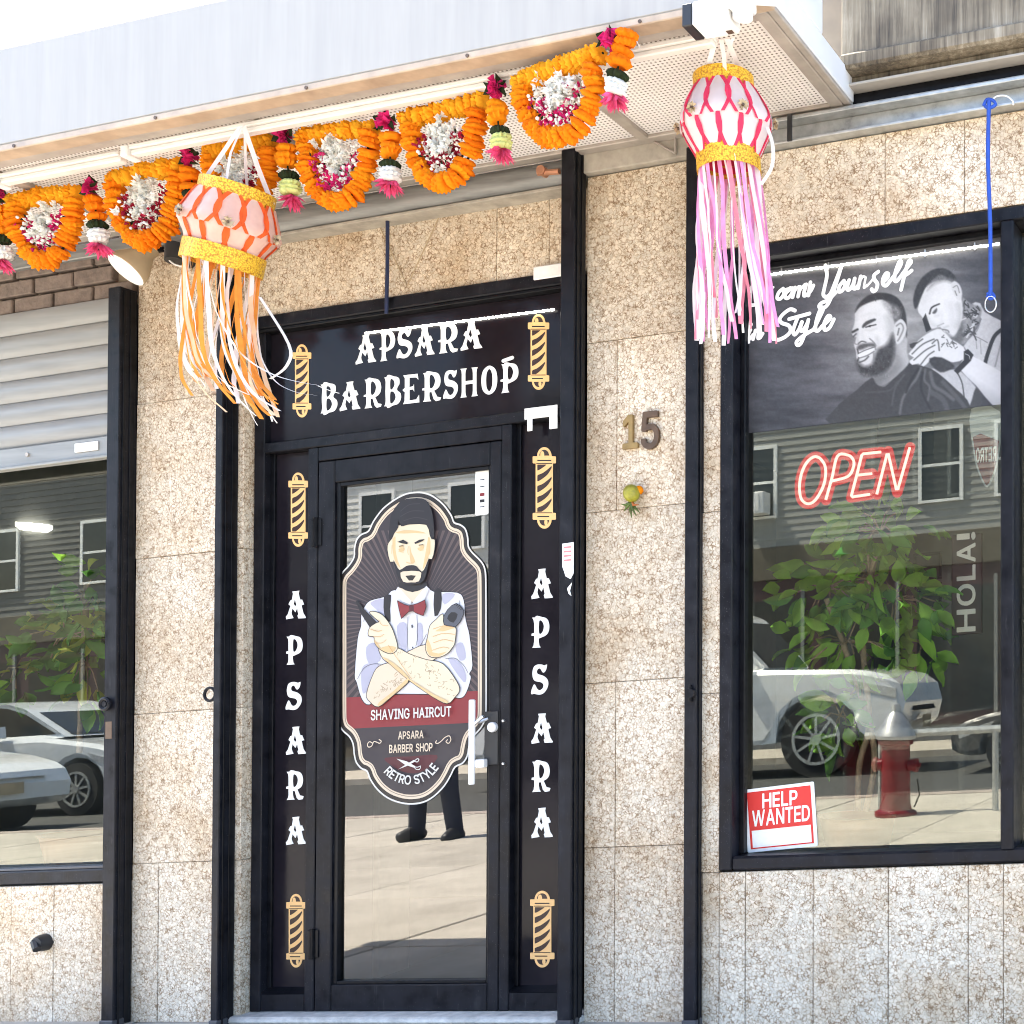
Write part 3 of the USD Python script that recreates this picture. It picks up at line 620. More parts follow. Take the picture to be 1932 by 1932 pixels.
def letters(parent, text, boxes, d, mat='lettering_white', thick=0.0025, name='letter'):
    """boxes: (x_left, y_base_left, x_right, y_base_right, height_px) on the photograph per letter"""
    for k, (ch, (x0, y0, x1, y1, h)) in enumerate(zip(text, boxes)):
        mx_ = (x0 + x1) / 2; x0, x1 = mx_ + (x0 - mx_) * .97, mx_ + (x1 - mx_) * .97
        d = d + (.0006 if k % 2 else -.0006)
        g = quad_map(GLYPH[ch].buffer(-0.014 if d > -.08 else -.006), at(x0, y0, d), at(x1, y1, d), at(x0, y0 - h, d), at(x1, y1 - h, d))
        part(name, sheet(g, d, thick), mat, parent)

def row(xs, y_at, h, slope):
    return [(a, y_at(a), b, y_at(b), h) for a, b in xs]

TD = -0.0735
sg = thing('shop_sign_lettering', 'white western-style letters reading APSARA BARBERSHOP above the glass door', 'sign lettering', (0, 2.5, -TD))
l1 = [(669, 711), (715, 746), (747, 779), (781, 821), (825, 864), (867, 911)]
letters(sg, 'APSARA', row(l1, lambda x: 688 - (x - 676) * 0.130, 56, 0), TD)
l2 = [(603, 637), (639, 681), (685, 720), (723, 757), (759, 792), (795, 832), (835, 865), (867, 903), (907, 939), (943, 979)]
letters(sg, 'BARBERSHOP', row(l2, lambda x: 781 - (x - 603) * 0.112, 56, 0), TD)
part('dash', sheet(pxline([(950, 681), (967, 675)], .014, TD), TD + .0022, .0025), 'lettering_white', sg)
SD = -0.0885
for xs, ys, lab in (((538, 578), [1168, 1254, 1340, 1424, 1509, 1594], 'white letters reading APSARA down the black panel left of the glass door'),
                    ((1001, 1044), [1130, 1222, 1311, 1403, 1494, 1581], 'white letters reading APSARA down the black panel between the door and the post')):
    t = thing('vertical_lettering', lab, 'sign lettering', (*at(xs[0], 1350, SD), -SD))
    bb = []
    for ch, y in zip('APSARA', ys):
        wq = xs[1] - xs[0]; k = {'A': (0, 1), 'P': (.02, .84), 'S': (.0, .8), 'R': (.02, .86)}[ch]
        bb.append((xs[0] + k[0] * wq, y + 1, xs[0] + k[1] * wq, y - 1, 54 if xs[0] < 700 else 58))
    letters(t, 'APSARA', bb, SD)

# barber poles: printed stickers
def pole_sticker(x0, x1, y0, y1, d, label):
    """x0, x1, y0 (top), y1 (bottom) on the photograph"""
    c00, c10, c01, c11 = at(x0, y1, d), at(x1, y1, d), at(x0, y0, d), at(x1, y0, d)
    def U(p): return affinity.scale(p, 1 / 140, 1 / 500, origin=(0, 0))
    ell = lambda cx, cy, rx, ry: affinity.scale(Point(cx, cy).buffer(1, 24), rx, ry)
    dome_t = ell(70, 440, 44, 58).intersection(sbox(0, 430, 140, 500)); dome_b = ell(70, 62, 44, 60).intersection(sbox(0, 0, 140, 70))
    base = unary_union([dome_t, dome_b, sbox(6, 405, 134, 437).buffer(6), sbox(6, 62, 134, 92).buffer(6), sbox(18, 80, 122, 420)])
    dark = [ell(70, 442, 30, 40).intersection(sbox(40, 446, 140, 500)).difference(ell(58, 452, 12, 22)), ell(70, 60, 30, 40).intersection(sbox(0, 0, 100, 54)).difference(ell(80, 40, 10, 18)),
            sbox(28, 413, 112, 420), sbox(28, 72, 100, 79), sbox(22, 396, 118, 401), sbox(22, 96, 118, 101)]
    for k in range(5):
        y = 92 + k * 66
        dark.append(poly(spline([(28, y), (60, y + 16), (92, y + 44), (114, y + 82), (114, y + 58 + 64 * .55), (92, y + 74), (60, y + 50), (28, y + 34)], 4, True)).intersection(sbox(28, 104, 114, 392)))
    dark = unary_union(dark)
    t = thing('barber_pole_sticker', label, 'sticker', (*c00, -d), 'barber pole stickers on the black panels')
    part('pole_outline', sheet(quad_map(U(base), c00, c10, c01, c11), d, 0.001), 'sticker_cream', t)
    part('stripes', sheet(quad_map(U(dark), c00, c10, c01, c11), d + 0.0006), 'sticker_dark', t)
PD1, PD2 = -0.0735, -0.0885
pole_sticker(552, 587, 649, 788, PD1, 'barber pole sticker at the left end of the sign panel, crossed by a white streamer')
pole_sticker(996, 1036, 592, 736, PD1, 'barber pole sticker at the right end of the sign panel over the door')
pole_sticker(544, 581, 891, 1032, PD2, 'barber pole sticker at the top of the narrow panel left of the door')
pole_sticker(540, 577, 1686, 1826, PD2, 'barber pole sticker at the foot of the narrow panel left of the door')
pole_sticker(1005, 1049, 843, 998, PD2, 'barber pole sticker at the top of the narrow panel right of the door')
pole_sticker(1000, 1046, 1680, 1826, PD2, 'barber pole sticker at the foot of the narrow panel right of the door')

# ---------------------------------------------------------------- door decal
DD = -0.0745
KO, KS = (579.6, 821.0), 0.2
col = {}
def print_mat(name, rgb):
    if name not in MATS: plain(name, srgb(*rgb) * 0.60, 0.5, vary=0.03)
    return name
print_mat('print_white', (246, 244, 236)); print_mat('print_cream', (247, 225, 196)); print_mat('print_brown', (38, 28, 22)); print_mat('print_plum', (58, 48, 52)); print_mat('print_ray', (100, 82, 80))
print_mat('print_skin', (252, 234, 200)); print_mat('print_amber', (226, 160, 72)); print_mat('print_shirt', (240, 239, 244)); print_mat('print_lavender', (196, 194, 212)); print_mat('print_red', (150, 38, 44)); print_mat('print_ink', (30, 24, 28)); print_mat('print_steel', (92, 94, 104)); print_mat('print_tattoo', (170, 150, 120)); print_mat('print_darkred', (92, 26, 34)); print_mat('print_shade', (240, 206, 150))
K = lambda pts, sm=4: pxpoly(pts, DD, KO, KS, sm)
KL = lambda pts, wd, sm=6: pxline(pts, wd, DD, KO, KS, sm)
outline = K([(1040, 532), (930, 548), (820, 605), (710, 690), (620, 810), (575, 900), (510, 930), (462, 985), (440, 1070), (436, 1150), (390, 1225), (335, 1285), (302, 1350), (291, 1450), (291, 2000), (291, 2600), (300, 2720), (330, 2790), (395, 2850), (428, 2920), (438, 3010), (458, 3090), (508, 3150), (560, 3175), (590, 3250), (660, 3350), (760, 3430), (880, 3475), (990, 3486), (1100, 3468), (1200, 3412), (1300, 3310), (1360, 3210), (1400, 3135), (1470, 3100), (1515, 3030), (1535, 2930), (1560, 2860), (1640, 2770), (1680, 2690), (1694, 2580), (1694, 2000), (1692, 1420), (1682, 1260), (1640, 1180), (1570, 1110), (1528, 1050), (1520, 960), (1496, 880), (1445, 838), (1390, 818), (1365, 755), (1290, 650), (1190, 570), (1110, 540)], 3)
dec = thing('door_decal', 'large cartouche decal of a moustached barber with crossed arms on the glass door', 'decal', (*at(780, 1220, DD), -DD))
step = [0]
def lay(name, p, mat, clip=None, label=None):
    if clip is not None: p = p.intersection(clip)
    step[0] += 1
    m = sheet(p, DD + 0.00014 * step[0])
    if m is not None: part(name, m, mat, dec, label=label)
px_ = 0.2 / 510 * 0.97
ins = lambda k: outline.buffer(-k * px_)
lay('white_edge', outline, 'print_white'); lay('dark_border', ins(17), 'print_brown'); lay('cream_border', ins(58), 'print_cream')
lay('thin_line', ins(84).difference(ins(89)), 'print_brown'); inner = ins(104); lay('background', inner, 'print_plum')
rays = []
cx, cy = 1000, 1750
for k in range(96):
    a = k / 96 * 2 * np.pi
    if -0.2 < math.sin(a) * 1 and False: pass
    r1, r2, da = 330, 1300, 0.017
    rays.append(pxpoly([(cx + r1 * math.cos(a), cy + r1 * math.sin(a)), (cx + r2 * math.cos(a - da), cy + r2 * math.sin(a - da)), (cx + r2 * math.cos(a + da), cy + r2 * math.sin(a + da))], DD, KO, KS))
lay('rays', unary_union(rays), 'print_ray', inner.intersection(K([(0, 900), (2000, 900), (2000, 2520), (0, 2520)], 0)))
lay('red_band', K([(300, 2478), (1700, 2408), (1700, 2706), (300, 2774)], 0), 'print_red', inner)
lay('red_disc', K([(735, 3045), (980, 3030), (1225, 3018), (1180, 3110), (1090, 3170), (990, 3190), (880, 3165), (790, 3110)], 3), 'print_darkred')
ink = lambda p, k=7: p.buffer(k * px_)
def inked(name, p, mat, k=7):
    k = k * 1.25
    lay(name + '_outline', ink(p, k), 'print_ink'); lay(name, p, mat)
shirt = K([(545, 1620), (600, 1562), (740, 1524), (830, 1462), (1000, 1560), (1130, 1440), (1195, 1478), (1420, 1488), (1478, 1560), (1490, 1700), (1510, 1800), (1532, 1890), (1560, 2170), (1530, 2250), (1545, 2290), (1500, 2430), (1440, 2480), (1300, 2450), (1000, 2440), (700, 2450), (590, 2540), (520, 2490), (470, 2330), (452, 2260), (480, 1920), (512, 1800), (512, 1700)], 3)
inked('shirt', shirt, 'print_shirt')
for q_ in ([K(p, 3) for p in ([(560, 2000), (640, 1960), (690, 2050), (690, 2130), (580, 2150)], [(600, 1580), (730, 1545), (725, 1700), (650, 1640)], [(1280, 1500), (1400, 1500), (1300, 1600)], [(1400, 1990), (1470, 1960), (1500, 2100), (1440, 2120)], [(850, 1800), (940, 1780), (940, 2020), (880, 2000)], [(1040, 1790), (1090, 1790), (1090, 1960), (1045, 1990)], [(520, 2200), (600, 2150), (680, 2170), (560, 2420), (520, 2400)], [(1330, 2110), (1440, 2140), (1500, 2260), (1480, 2330)])]): lay('shirt_shade', q_, 'print_lavender')
for q_ in ([K([(728, 1530), (795, 1508), (785, 1640), (790, 1760), (735, 1720)], 2), K([(1203, 1472), (1268, 1460), (1265, 1640), (1205, 1710)], 2)]): lay('brace', q_, 'print_ink')
for q_ in ([KL(p, .0016) for p in ([(955, 1720), (950, 1900), (955, 2040)], [(1040, 1700), (1045, 1900), (1030, 1990)], [(830, 1880), (850, 1990), (950, 2060)], [(1130, 1880), (1060, 2000), (965, 2060)], [(480, 2300), (540, 2200), (620, 2160), (700, 2160)], [(1310, 2110), (1400, 2105), (1480, 2170), (1520, 2240)], [(560, 1650), (540, 1760)], [(1440, 1560), (1460, 1700)])] + [KL([(995, 1795), (997, 1812)], .006), KL([(1000, 2000), (1001, 2006)], .004)]): lay('shirt_line', q_, 'print_ink')
neckskin = K([(865, 1435), (1000, 1475), (1135, 1420), (1090, 1500), (1000, 1575), (900, 1510)], 2); inked('neck', neckskin, 'print_cream', 5)
lay('collar', unary_union([K([(865, 1430), (835, 1480), (900, 1570), (985, 1600), (990, 1570)], 1), K([(1130, 1420), (1160, 1450), (1110, 1560), (1010, 1600), (1005, 1575)], 1)]), 'print_shirt')
lay('neck_beard', K([(885, 1390), (1130, 1385), (1115, 1440), (1000, 1482), (890, 1440)], 2), 'print_ink')
arm_b = K([(1135, 1975), (1290, 2040), (1180, 2130), (1010, 2230), (960, 2330), (800, 2470), (680, 2560), (600, 2510), (570, 2440), (640, 2240), (700, 2175), (800, 2140), (930, 2060)], 3); inked('left_forearm', arm_b, 'print_cream', 6)
arm_a = K([(690, 1990), (860, 2010), (970, 2065), (1130, 2120), (1290, 2160), (1420, 2330), (1442, 2410), (1400, 2470), (1330, 2530), (1200, 2470), (970, 2310), (800, 2165), (720, 2100)], 3); inked('right_forearm', arm_a, 'print_skin', 6)
rt = random.Random(4); tat = []
for k in range(70):
    a, b = (rt.uniform(860, 1390), 0), 0
    x = a[0]; y = 2070 + (x - 860) * .55 + rt.uniform(-70, 120)
    if k % 3 == 0: x = rt.uniform(640, 900); y = 2480 - (x - 640) * .9 + rt.uniform(-60, 70)
    tat.append(KL([(x, y), (x + rt.uniform(-22, 22), y + rt.uniform(-22, 22)), (x + rt.uniform(-30, 30), y + rt.uniform(-26, 26))], .0016, 4))
lay('tattoos', unary_union(tat), 'print_tattoo', unary_union([arm_a, arm_b]).buffer(-6 * px_))
hand_r = K([(600, 1672), (650, 1668), (720, 1700), (790, 1790), (830, 1880), (860, 2010), (800, 2060), (700, 2020), (650, 1960), (640, 1900), (590, 1890), (600, 1820), (660, 1775), (690, 1760), (640, 1715)], 3)
lay('razor', K([(466, 1568), (490, 1560), (545, 1640), (665, 1765), (640, 1790), (600, 1815), (520, 1690)], 0), 'print_ink')
inked('right_hand', hand_r, 'print_skin', 6)
clip = K([(1290, 1745), (1335, 1650), (1415, 1592), (1482, 1655), (1470, 1720), (1410, 1805), (1305, 1792)], 2); inked('clipper', clip, 'print_steel', 6)
lay('clipper_face', K([(1330, 1730), (1370, 1670), (1430, 1690), (1390, 1770)], 2), 'print_ink'); lay('clipper_teeth', unary_union([KL([(1400 + k * 14, 1600 + k * 12), (1415 + k * 14, 1588 + k * 12)], .003) for k in range(5)]), 'print_ink')
hand_l = K([(1170, 1800), (1230, 1740), (1290, 1690), (1300, 1790), (1400, 1812), (1412, 1860), (1400, 1960), (1380, 2000), (1330, 2060), (1240, 2095), (1160, 2080), (1128, 2000), (1150, 1900)], 3); inked('left_hand', hand_l, 'print_skin', 6)
for q_ in (K([(1160, 2040), (1250, 2060), (1330, 2040), (1250, 2092), (1165, 2078)], 2), K([(1140, 1920), (1180, 1990), (1190, 2070), (1140, 2040)], 2), K([(700, 2020), (760, 1990), (850, 2000), (800, 2055)], 2), K([(640, 1920), (690, 1990), (720, 2030), (660, 1980)], 2), K([(1300, 1795), (1400, 1820), (1300, 1850), (1220, 1850)], 1)):
    lay('hand_shade', q_, 'print_shade', unary_union([hand_r, hand_l]))
for q_ in (K([(980, 2300), (1200, 2440), (1330, 2500), (1330, 2530), (1200, 2470), (970, 2320)], 2), K([(720, 2090), (830, 2150), (960, 2270), (960, 2310), (800, 2165)], 2)):
    lay('arm_shade', q_, 'print_shade', arm_a)
for q_ in (K([(690, 2520), (820, 2420), (950, 2300), (960, 2330), (800, 2470), (690, 2555)], 2),): lay('arm_shade', q_, 'print_shade', arm_b)
for q_ in ([KL(p, .0015) for p in ([(1200, 1830), (1300, 1800), (1400, 1815)], [(1200, 1900), (1300, 1870), (1405, 1880)], [(1200, 1960), (1300, 1930), (1390, 1945)], [(1190, 2030), (1290, 2000), (1350, 2010)], [(610, 1830), (680, 1850), (720, 1840)], [(640, 1900), (700, 1900), (740, 1880)], [(660, 1960), (720, 1960), (760, 1930)], [(690, 1740), (720, 1790), (780, 1800)], [(780, 1980), (880, 2130), (1000, 2300)])]): lay('finger_line', q_, 'print_amber')
bow = K([(868, 1565), (930, 1600), (985, 1615), (1010, 1605), (1060, 1590), (1125, 1558), (1135, 1620), (1110, 1702), (1050, 1680), (1010, 1655), (975, 1662), (905, 1728), (885, 1650)], 1); inked('bow_tie', bow, 'print_red', 5)
lay('bow_knot', K([(975, 1605), (1020, 1600), (1025, 1660), (980, 1668)], 1), 'print_darkred')
face = K([(815, 980), (835, 900), (880, 855), (1000, 845), (1140, 850), (1170, 940), (1190, 985), (1218, 990), (1215, 1080), (1192, 1170), (1160, 1168), (1130, 1260), (1090, 1340), (1050, 1385), (930, 1390), (885, 1300), (840, 1195), (800, 1195), (775, 1080), (785, 1020)], 2); inked('face', face, 'print_skin', 6)
hair = K([(878, 650), (915, 615), (1000, 600), (1100, 600), (1160, 640), (1198, 740), (1212, 850), (1215, 960), (1190, 985), (1172, 900), (1140, 850), (1060, 838), (960, 850), (905, 862), (872, 800), (880, 870), (840, 930), (815, 985), (790, 975), (795, 860), (815, 740)], 2)
for q_ in (K([(822, 990), (850, 960), (850, 1080), (870, 1180), (900, 1260), (850, 1200), (826, 1110)], 2), K([(1160, 960), (1180, 1010), (1172, 1110), (1140, 1210), (1105, 1270), (1130, 1130)], 2), K([(985, 1040), (1000, 1110), (1035, 1190), (1000, 1215), (985, 1150)], 2), K([(850, 925), (930, 900), (1060, 905), (1140, 930), (1040, 925), (930, 930)], 2), K([(880, 1075), (935, 1068), (925, 1100), (890, 1100)], 2), K([(1060, 1065), (1118, 1055), (1105, 1085), (1070, 1090)], 2), K([(930, 1360), (1000, 1380), (1065, 1355), (1050, 1388), (940, 1390)], 2)):
    lay('face_shade', q_, 'print_shade', face)
lay('hair', hair, 'print_ink'); lay('hair_shine', unary_union([KL(p, .003) for p in ([(900, 720), (980, 660), (1080, 650)], [(900, 770), (1000, 720), (1120, 720)], [(930, 810), (1040, 780), (1150, 800)])]), 'print_plum')
lay('beard', K([(832, 1180), (860, 1230), (890, 1275), (950, 1238), (1000, 1228), (1050, 1238), (1100, 1290), (1135, 1240), (1168, 1160), (1140, 1320), (1085, 1400), (920, 1404), (862, 1310)], 2), 'print_ink')
lay('chin', K([(898, 1300), (960, 1285), (1040, 1283), (1095, 1300), (1072, 1380), (1000, 1390), (925, 1384)], 2), 'print_cream')
lay('goatee', K([(945, 1330), (1000, 1322), (1045, 1328), (1015, 1372), (980, 1374)], 1), 'print_brown')
for q_ in ([K([(868, 1010), (925, 988), (972, 1018), (962, 1032), (910, 1022)], 1), K([(1028, 1018), (1075, 990), (1128, 984), (1105, 1004), (1040, 1030)], 1)]): lay('brow', q_, 'print_ink')
lay('features', unary_union([K([(880, 1055), (918, 1034), (932, 1060), (905, 1072)], 1), K([(1068, 1045), (1112, 1030), (1120, 1050), (1090, 1062)], 1), KL([(975, 1050), (968, 1100), (975, 1130)], .002), KL([(955, 1200), (990, 1210), (1035, 1198)], .003), KL([(820, 1040), (815, 1120)], .002), KL([(1180, 1050), (1175, 1130)], .002), KL([(880, 1100), (930, 1110)], .0016), KL([(1080, 1095), (1120, 1085)], .0016)]), 'print_shade')
lay('eyes', unary_union([KL([(890, 1050), (925, 1046)], .003), KL([(1075, 1040), (1112, 1036)], .003)]), 'print_ink')

def printed(text, pts, h, d, mat, parent, off=KO, sc=KS, name='letter', squash=1.0, bold=True):
    """upright sans letters along a traced baseline: pts = start, end of the baseline on the photograph; one part per letter"""
    adv = []
    for ch in text:
        if ch == ' ': adv.append((None, .42)); continue
        m = meshkit.text_mesh(ch, 1.0, 0.01, bold)
        x0, x1 = m.bounds[0][0], m.bounds[1][0]; m.vertices[:, 0] -= x0; adv.append((m, x1 - x0))
    gap = 0.12; total = sum(a[1] for a in adv) + gap * (len(adv) - 1); x = 0
    curve = spline(np.asarray(pts, float) * sc + np.asarray(off), 24) if len(pts) > 2 else np.asarray(pts, float) * sc + np.asarray(off)
    seg = np.r_[0, np.cumsum(np.linalg.norm(np.diff(curve, axis=0), axis=1))]
    for m, a in adv:
        if m is not None:
            s0 = x / total * seg[-1]; s1 = (x + a) / total * seg[-1]
            p0 = np.array([np.interp(s0, seg, curve[:, k]) for k in (0, 1)]); p1 = np.array([np.interp(s1, seg, curve[:, k]) for k in (0, 1)])
            tx = (p1 - p0); nrm = np.array([tx[1], -tx[0]]) / (np.linalg.norm(tx) + 1e-9) * h * sc
            if len(pts) == 2: nrm = np.array([0, -h * sc])
            v = m.vertices; P = p0 + (v[:, :1] / a) * tx + v[:, 1:2] * nrm
            uw = np.array([at(px, py, d) for px, py in P])
            mm = trimesh.Trimesh(rk(np.column_stack([uw, d + v[:, 2] * 0.02])), m.faces, process=False)
            part(name, mm, mat, parent)
        x += a + gap
E1 = DD + 0.00014 * (step[0] + 2)
step[0] += 2
printed('SHAVING HAIRCUT', [(600, 2688), (1358, 2650)], 92, E1, 'print_white', dec)
printed('APSARA', [(858, 2868), (1097, 2856)], 70, E1, 'print_cream', dec)
printed('BARBER SHOP', [(772, 2998), (1182, 2978)], 74, E1, 'print_cream', dec)
printed('RETRO STYLE', [(722, 3180), (790, 3240), (880, 3282), (985, 3296), (1090, 3272), (1180, 3212), (1242, 3140)], 82, E1, 'print_white', dec)
lay('scroll', unary_union([KL([(640, 2905), (610, 2890), (590, 2915), (600, 2940), (630, 2930), (650, 2890), (680, 2895), (705, 2905), (720, 2885), (700, 2870)], .0035), KL([(1240, 2880), (1232, 2900), (1255, 2905), (1290, 2880), (1320, 2850), (1360, 2835), (1375, 2870), (1355, 2905), (1330, 2890), (1345, 2870)], .0035)]), 'print_cream')
lay('scissors', unary_union([K([(865, 3050), (960, 3075), (1040, 3120), (1030, 3135), (940, 3105)], 0), K([(880, 3150), (960, 3100), (1030, 3060), (1040, 3075), (970, 3115)], 0), KL([(1035, 3070), (1060, 3050), (1075, 3060), (1060, 3080), (1035, 3075)], .003), KL([(1030, 3125), (1060, 3130), (1090, 3120), (1080, 3150), (1050, 3150), (1030, 3128)], .003)]), 'print_white')

# ---------------------------------------------------------------- poster with two men, painted as vertex tones
PDp = -0.0475
def sdf(P, poly_uw):
    """signed distance (negative inside) of the points to a polygon"""
    A = np.asarray(poly_uw, float); B = np.roll(A, -1, 0)
    dmin = np.full(len(P), 1e9); ins = np.zeros(len(P), bool)
    for a, b in zip(A, B):
        ab = b - a; L = ab @ ab + 1e-12
        t = np.clip(((P - a) @ ab) / L, 0, 1); q = P - a - t[:, None] * ab
        dmin = np.minimum(dmin, (q * q).sum(1))
        c = (a[1] > P[:, 1]) != (b[1] > P[:, 1])
        xi = a[0] + (P[:, 1] - a[1]) * (b[0] - a[0]) / (b[1] - a[1] + 1e-12)
        ins ^= c & (P[:, 0] < xi)
    return np.where(ins, -1, 1) * np.sqrt(dmin)
def dist_line(P, pts):
    A = np.asarray(pts, float); dmin = np.full(len(P), 1e9)
    for a, b in zip(A[:-1], A[1:]):
        ab = b - a; L = ab @ ab + 1e-12
        t = np.clip(((P - a) @ ab) / L, 0, 1); q = P - a - t[:, None] * ab
        dmin = np.minimum(dmin, (q * q).sum(1))
    return np.sqrt(dmin)
NX, NY = 330, 270
u0, u1 = 1.3725, 2.340
wt = 2.742; wb0, wb1 = at(1405, 816, PDp)[1], at(1826, 772, PDp)[1]
wb = (wb0 + wb1) / 2
gu, gw = np.meshgrid(np.linspace(u0, u1, NX), np.linspace(wt, wb, NY))
# work in crop coordinates of the poster: p = traced picture units
PO, PS = np.array([1584.0, 483.0]), 0.165
def uw_to_px(u, w):
    w3 = rk(np.stack([u, w, np.full_like(u, PDp)], -1)) - CAM_POS
    z = w3 @ FWD; return PX + FOC * (w3 @ RIGHT) / z, PY - FOC * (w3 @ UP) / z
qx, qy = uw_to_px(gu.ravel(), gw.ravel())
Pp = np.column_stack([(qx - PO[0]) / PS, (qy - PO[1]) / PS])
n1 = meshkit.fbm(np.column_stack([Pp[:, 0] / 380, Pp[:, 1] / 90, np.zeros(len(Pp))]), 5, 3); n2 = meshkit.fbm(np.column_stack([Pp / 28, np.zeros(len(Pp))]), 3, 9)
hl = np.exp(-(((Pp[:, 0] - 700) / 900) ** 2 + ((Pp[:, 1] - 800) / 900) ** 2))
tone = 62 + 95 * hl + (n1 - .5) * 70 + (n2 - .5) * 14 + np.clip((300 - Pp[:, 1]) / 600, 0, 1) * 18
tint_b = np.clip(1 - hl * 1.2, 0, 1)
def paint(pts, val, soft=14, sm=4, noise_amt=0, op=1.0):
    global tone, tint_b
    pl = spline(pts, sm, True) if sm else np.asarray(pts, float)
    lo, hi = pl.min(0) - soft * 2 - 10, pl.max(0) + soft * 2 + 10
    k = np.nonzero(((Pp > lo) & (Pp < hi)).all(1))[0]
    if len(k) == 0: return
    a = np.clip(0.5 - sdf(Pp[k], pl) / (soft * 2), 0, 1) * op
    v = val(Pp[k]) if callable(val) else val
    v = v + (n2[k] - .5) * noise_amt
    tone[k] = tone[k] * (1 - a) + v * a; tint_b[k] *= (1 - a * .7)
def stroke(pts, val, width, soft=6, op=1.0):
    pl = spline(pts, 5) if len(pts) > 2 else np.asarray(pts, float)
    lo, hi = pl.min(0) - width - soft * 2, pl.max(0) + width + soft * 2
    k = np.nonzero(((Pp > lo) & (Pp < hi)).all(1))[0]
    if len(k) == 0: return
    a = np.clip(0.5 - (dist_line(Pp[k], pl) - width / 2) / (soft * 2), 0, 1) * op
    tone[k] = tone[k] * (1 - a) + val * a
# barber's shirt and trousers
paint([(1050, 1290), (1310, 1300), (1400, 1330), (1560, 1500), (1600, 1600), (1490, 1740), (1340, 1560), (1200, 1420)], 196, 10, 3, 20)
paint([(1520, 545), (1610, 540), (1660, 640), (1850, 740), (1900, 760), (1900, 1380), (1540, 1150), (1420, 1030), (1530, 900), (1620, 720)], 205, 8, 2, 24)
stroke([(1690, 990), (1600, 940), (1530, 910)], 120, 8); stroke([(1620, 720), (1580, 840), (1530, 910)], 120, 6); stroke([(1780, 1260), (1830, 1060), (1850, 980)], 130, 12, 10); stroke([(1560, 950), (1570, 1060)], 140, 8); stroke([(1610, 960), (1620, 1120)], 150, 8)
stroke([(1870, 830), (1770, 920), (1700, 1100), (1665, 1225)], 48, 44, 5); stroke([(1350, 1340), (1400, 1450), (1425, 1610)], 70, 14, 6)
paint([(1560, 1500), (1625, 1600), (1600, 1760), (1480, 1770), (1515, 1640)], 74, 8, 2)
# client's cape
cape = [(-60, 1760), (60, 1640), (200, 1530), (370, 1388), (470, 1480), (520, 1494), (620, 1400), (700, 1330), (790, 1222), (900, 1248), (1050, 1290), (1200, 1400), (1340, 1530), (1420, 1600), (1495, 1720), (1500, 1960), (-60, 1960)]
paint(cape, 62, 8, 2, 14)
for pts, v, wd in (([(930, 1280), (880, 1400), (800, 1500), (720, 1640), (690, 1800)], 120, 26), ([(980, 1300), (970, 1420), (1030, 1500), (1010, 1650)], 110, 22), ([(1040, 1330), (1080, 1480), (1200, 1560), (1300, 1640)], 105, 40), ([(900, 1290), (820, 1420), (760, 1560)], 34, 24), ([(950, 1330), (930, 1480), (960, 1600), (1040, 1750)], 36, 20), ([(740, 1360), (640, 1500), (600, 1700)], 96, 14), ([(1180, 1440), (1330, 1600), (1440, 1740)], 92, 46), ([(1050, 1560), (1180, 1640), (1240, 1780)], 88, 60), ([(300, 1560), (560, 1540), (660, 1440)], 84, 16), ([(480, 1480), (600, 1420), (700, 1330)], 40, 14)):
    stroke(pts, v, wd, 12, .8)
# barber's head
face2 = lambda p: 236 - 0.03 * np.abs(p[:, 0] - 1230) - np.clip((p[:, 1] - 700) * .06, 0, 40)
paint([(1300, 420), (1420, 480), (1500, 545), (1620, 590), (1600, 730), (1520, 870), (1430, 1000), (1330, 1000), (1300, 930), (1380, 800)], 150, 10, 3, 30)
rt = random.Random(8)
for k in range(34):
    x, y = rt.uniform(1390, 1570), rt.uniform(560, 900)
    stroke([(x, y), (x + rt.uniform(-50, 50), y + rt.uniform(-50, 50)), (x + rt.uniform(-60, 60), y + rt.uniform(-70, 70))], rt.choice([60, 60, 80, 215]), rt.uniform(10, 18), 5)
paint([(895, 610), (950, 420), (1000, 350), (1100, 285), (1200, 270), (1290, 300), (1370, 420), (1405, 560), (1405, 680), (1380, 800), (1330, 900), (1280, 935), (1215, 900), (1150, 810), (1060, 830), (990, 760), (940, 690)], face2, 8, 3, 8)
paint([(1215, 870), (1290, 925), (1345, 890), (1395, 760), (1420, 880), (1390, 1000), (1310, 970)], 105, 26, 3, 30)
paint([(850, 570), (843, 480), (880, 350), (950, 240), (1060, 160), (1180, 138), (1280, 185), (1335, 275), (1230, 250), (1150, 215), (1075, 265), (1000, 335), (955, 420), (905, 545), (872, 605)], 58, 10, 3, 34)
paint([(1080, 270), (1150, 215), (1240, 250), (1330, 280), (1290, 310), (1190, 290), (1060, 345), (1000, 400)], 128, 22, 3, 60, .7)
paint([(1272, 340), (1315, 288), (1375, 335), (1402, 430), (1375, 510), (1325, 470)], 222, 8, 3); stroke([(1300, 360), (1345, 340), (1370, 420)], 130, 10, 6); stroke([(1320, 400), (1340, 450)], 110, 10, 6)
stroke([(1030, 660), (1055, 590), (1140, 548)], 48, 18, 6); paint([(1060, 650), (1110, 595), (1115, 630), (1090, 660)], 90, 8, 2); stroke([(1180, 840), (1235, 850), (1250, 870)], 110, 14, 8); stroke([(1120, 800), (1190, 770)], 150, 10, 8)
paint([(947, 722), (985, 655), (1048, 840), (990, 872)], 46, 5, 0)
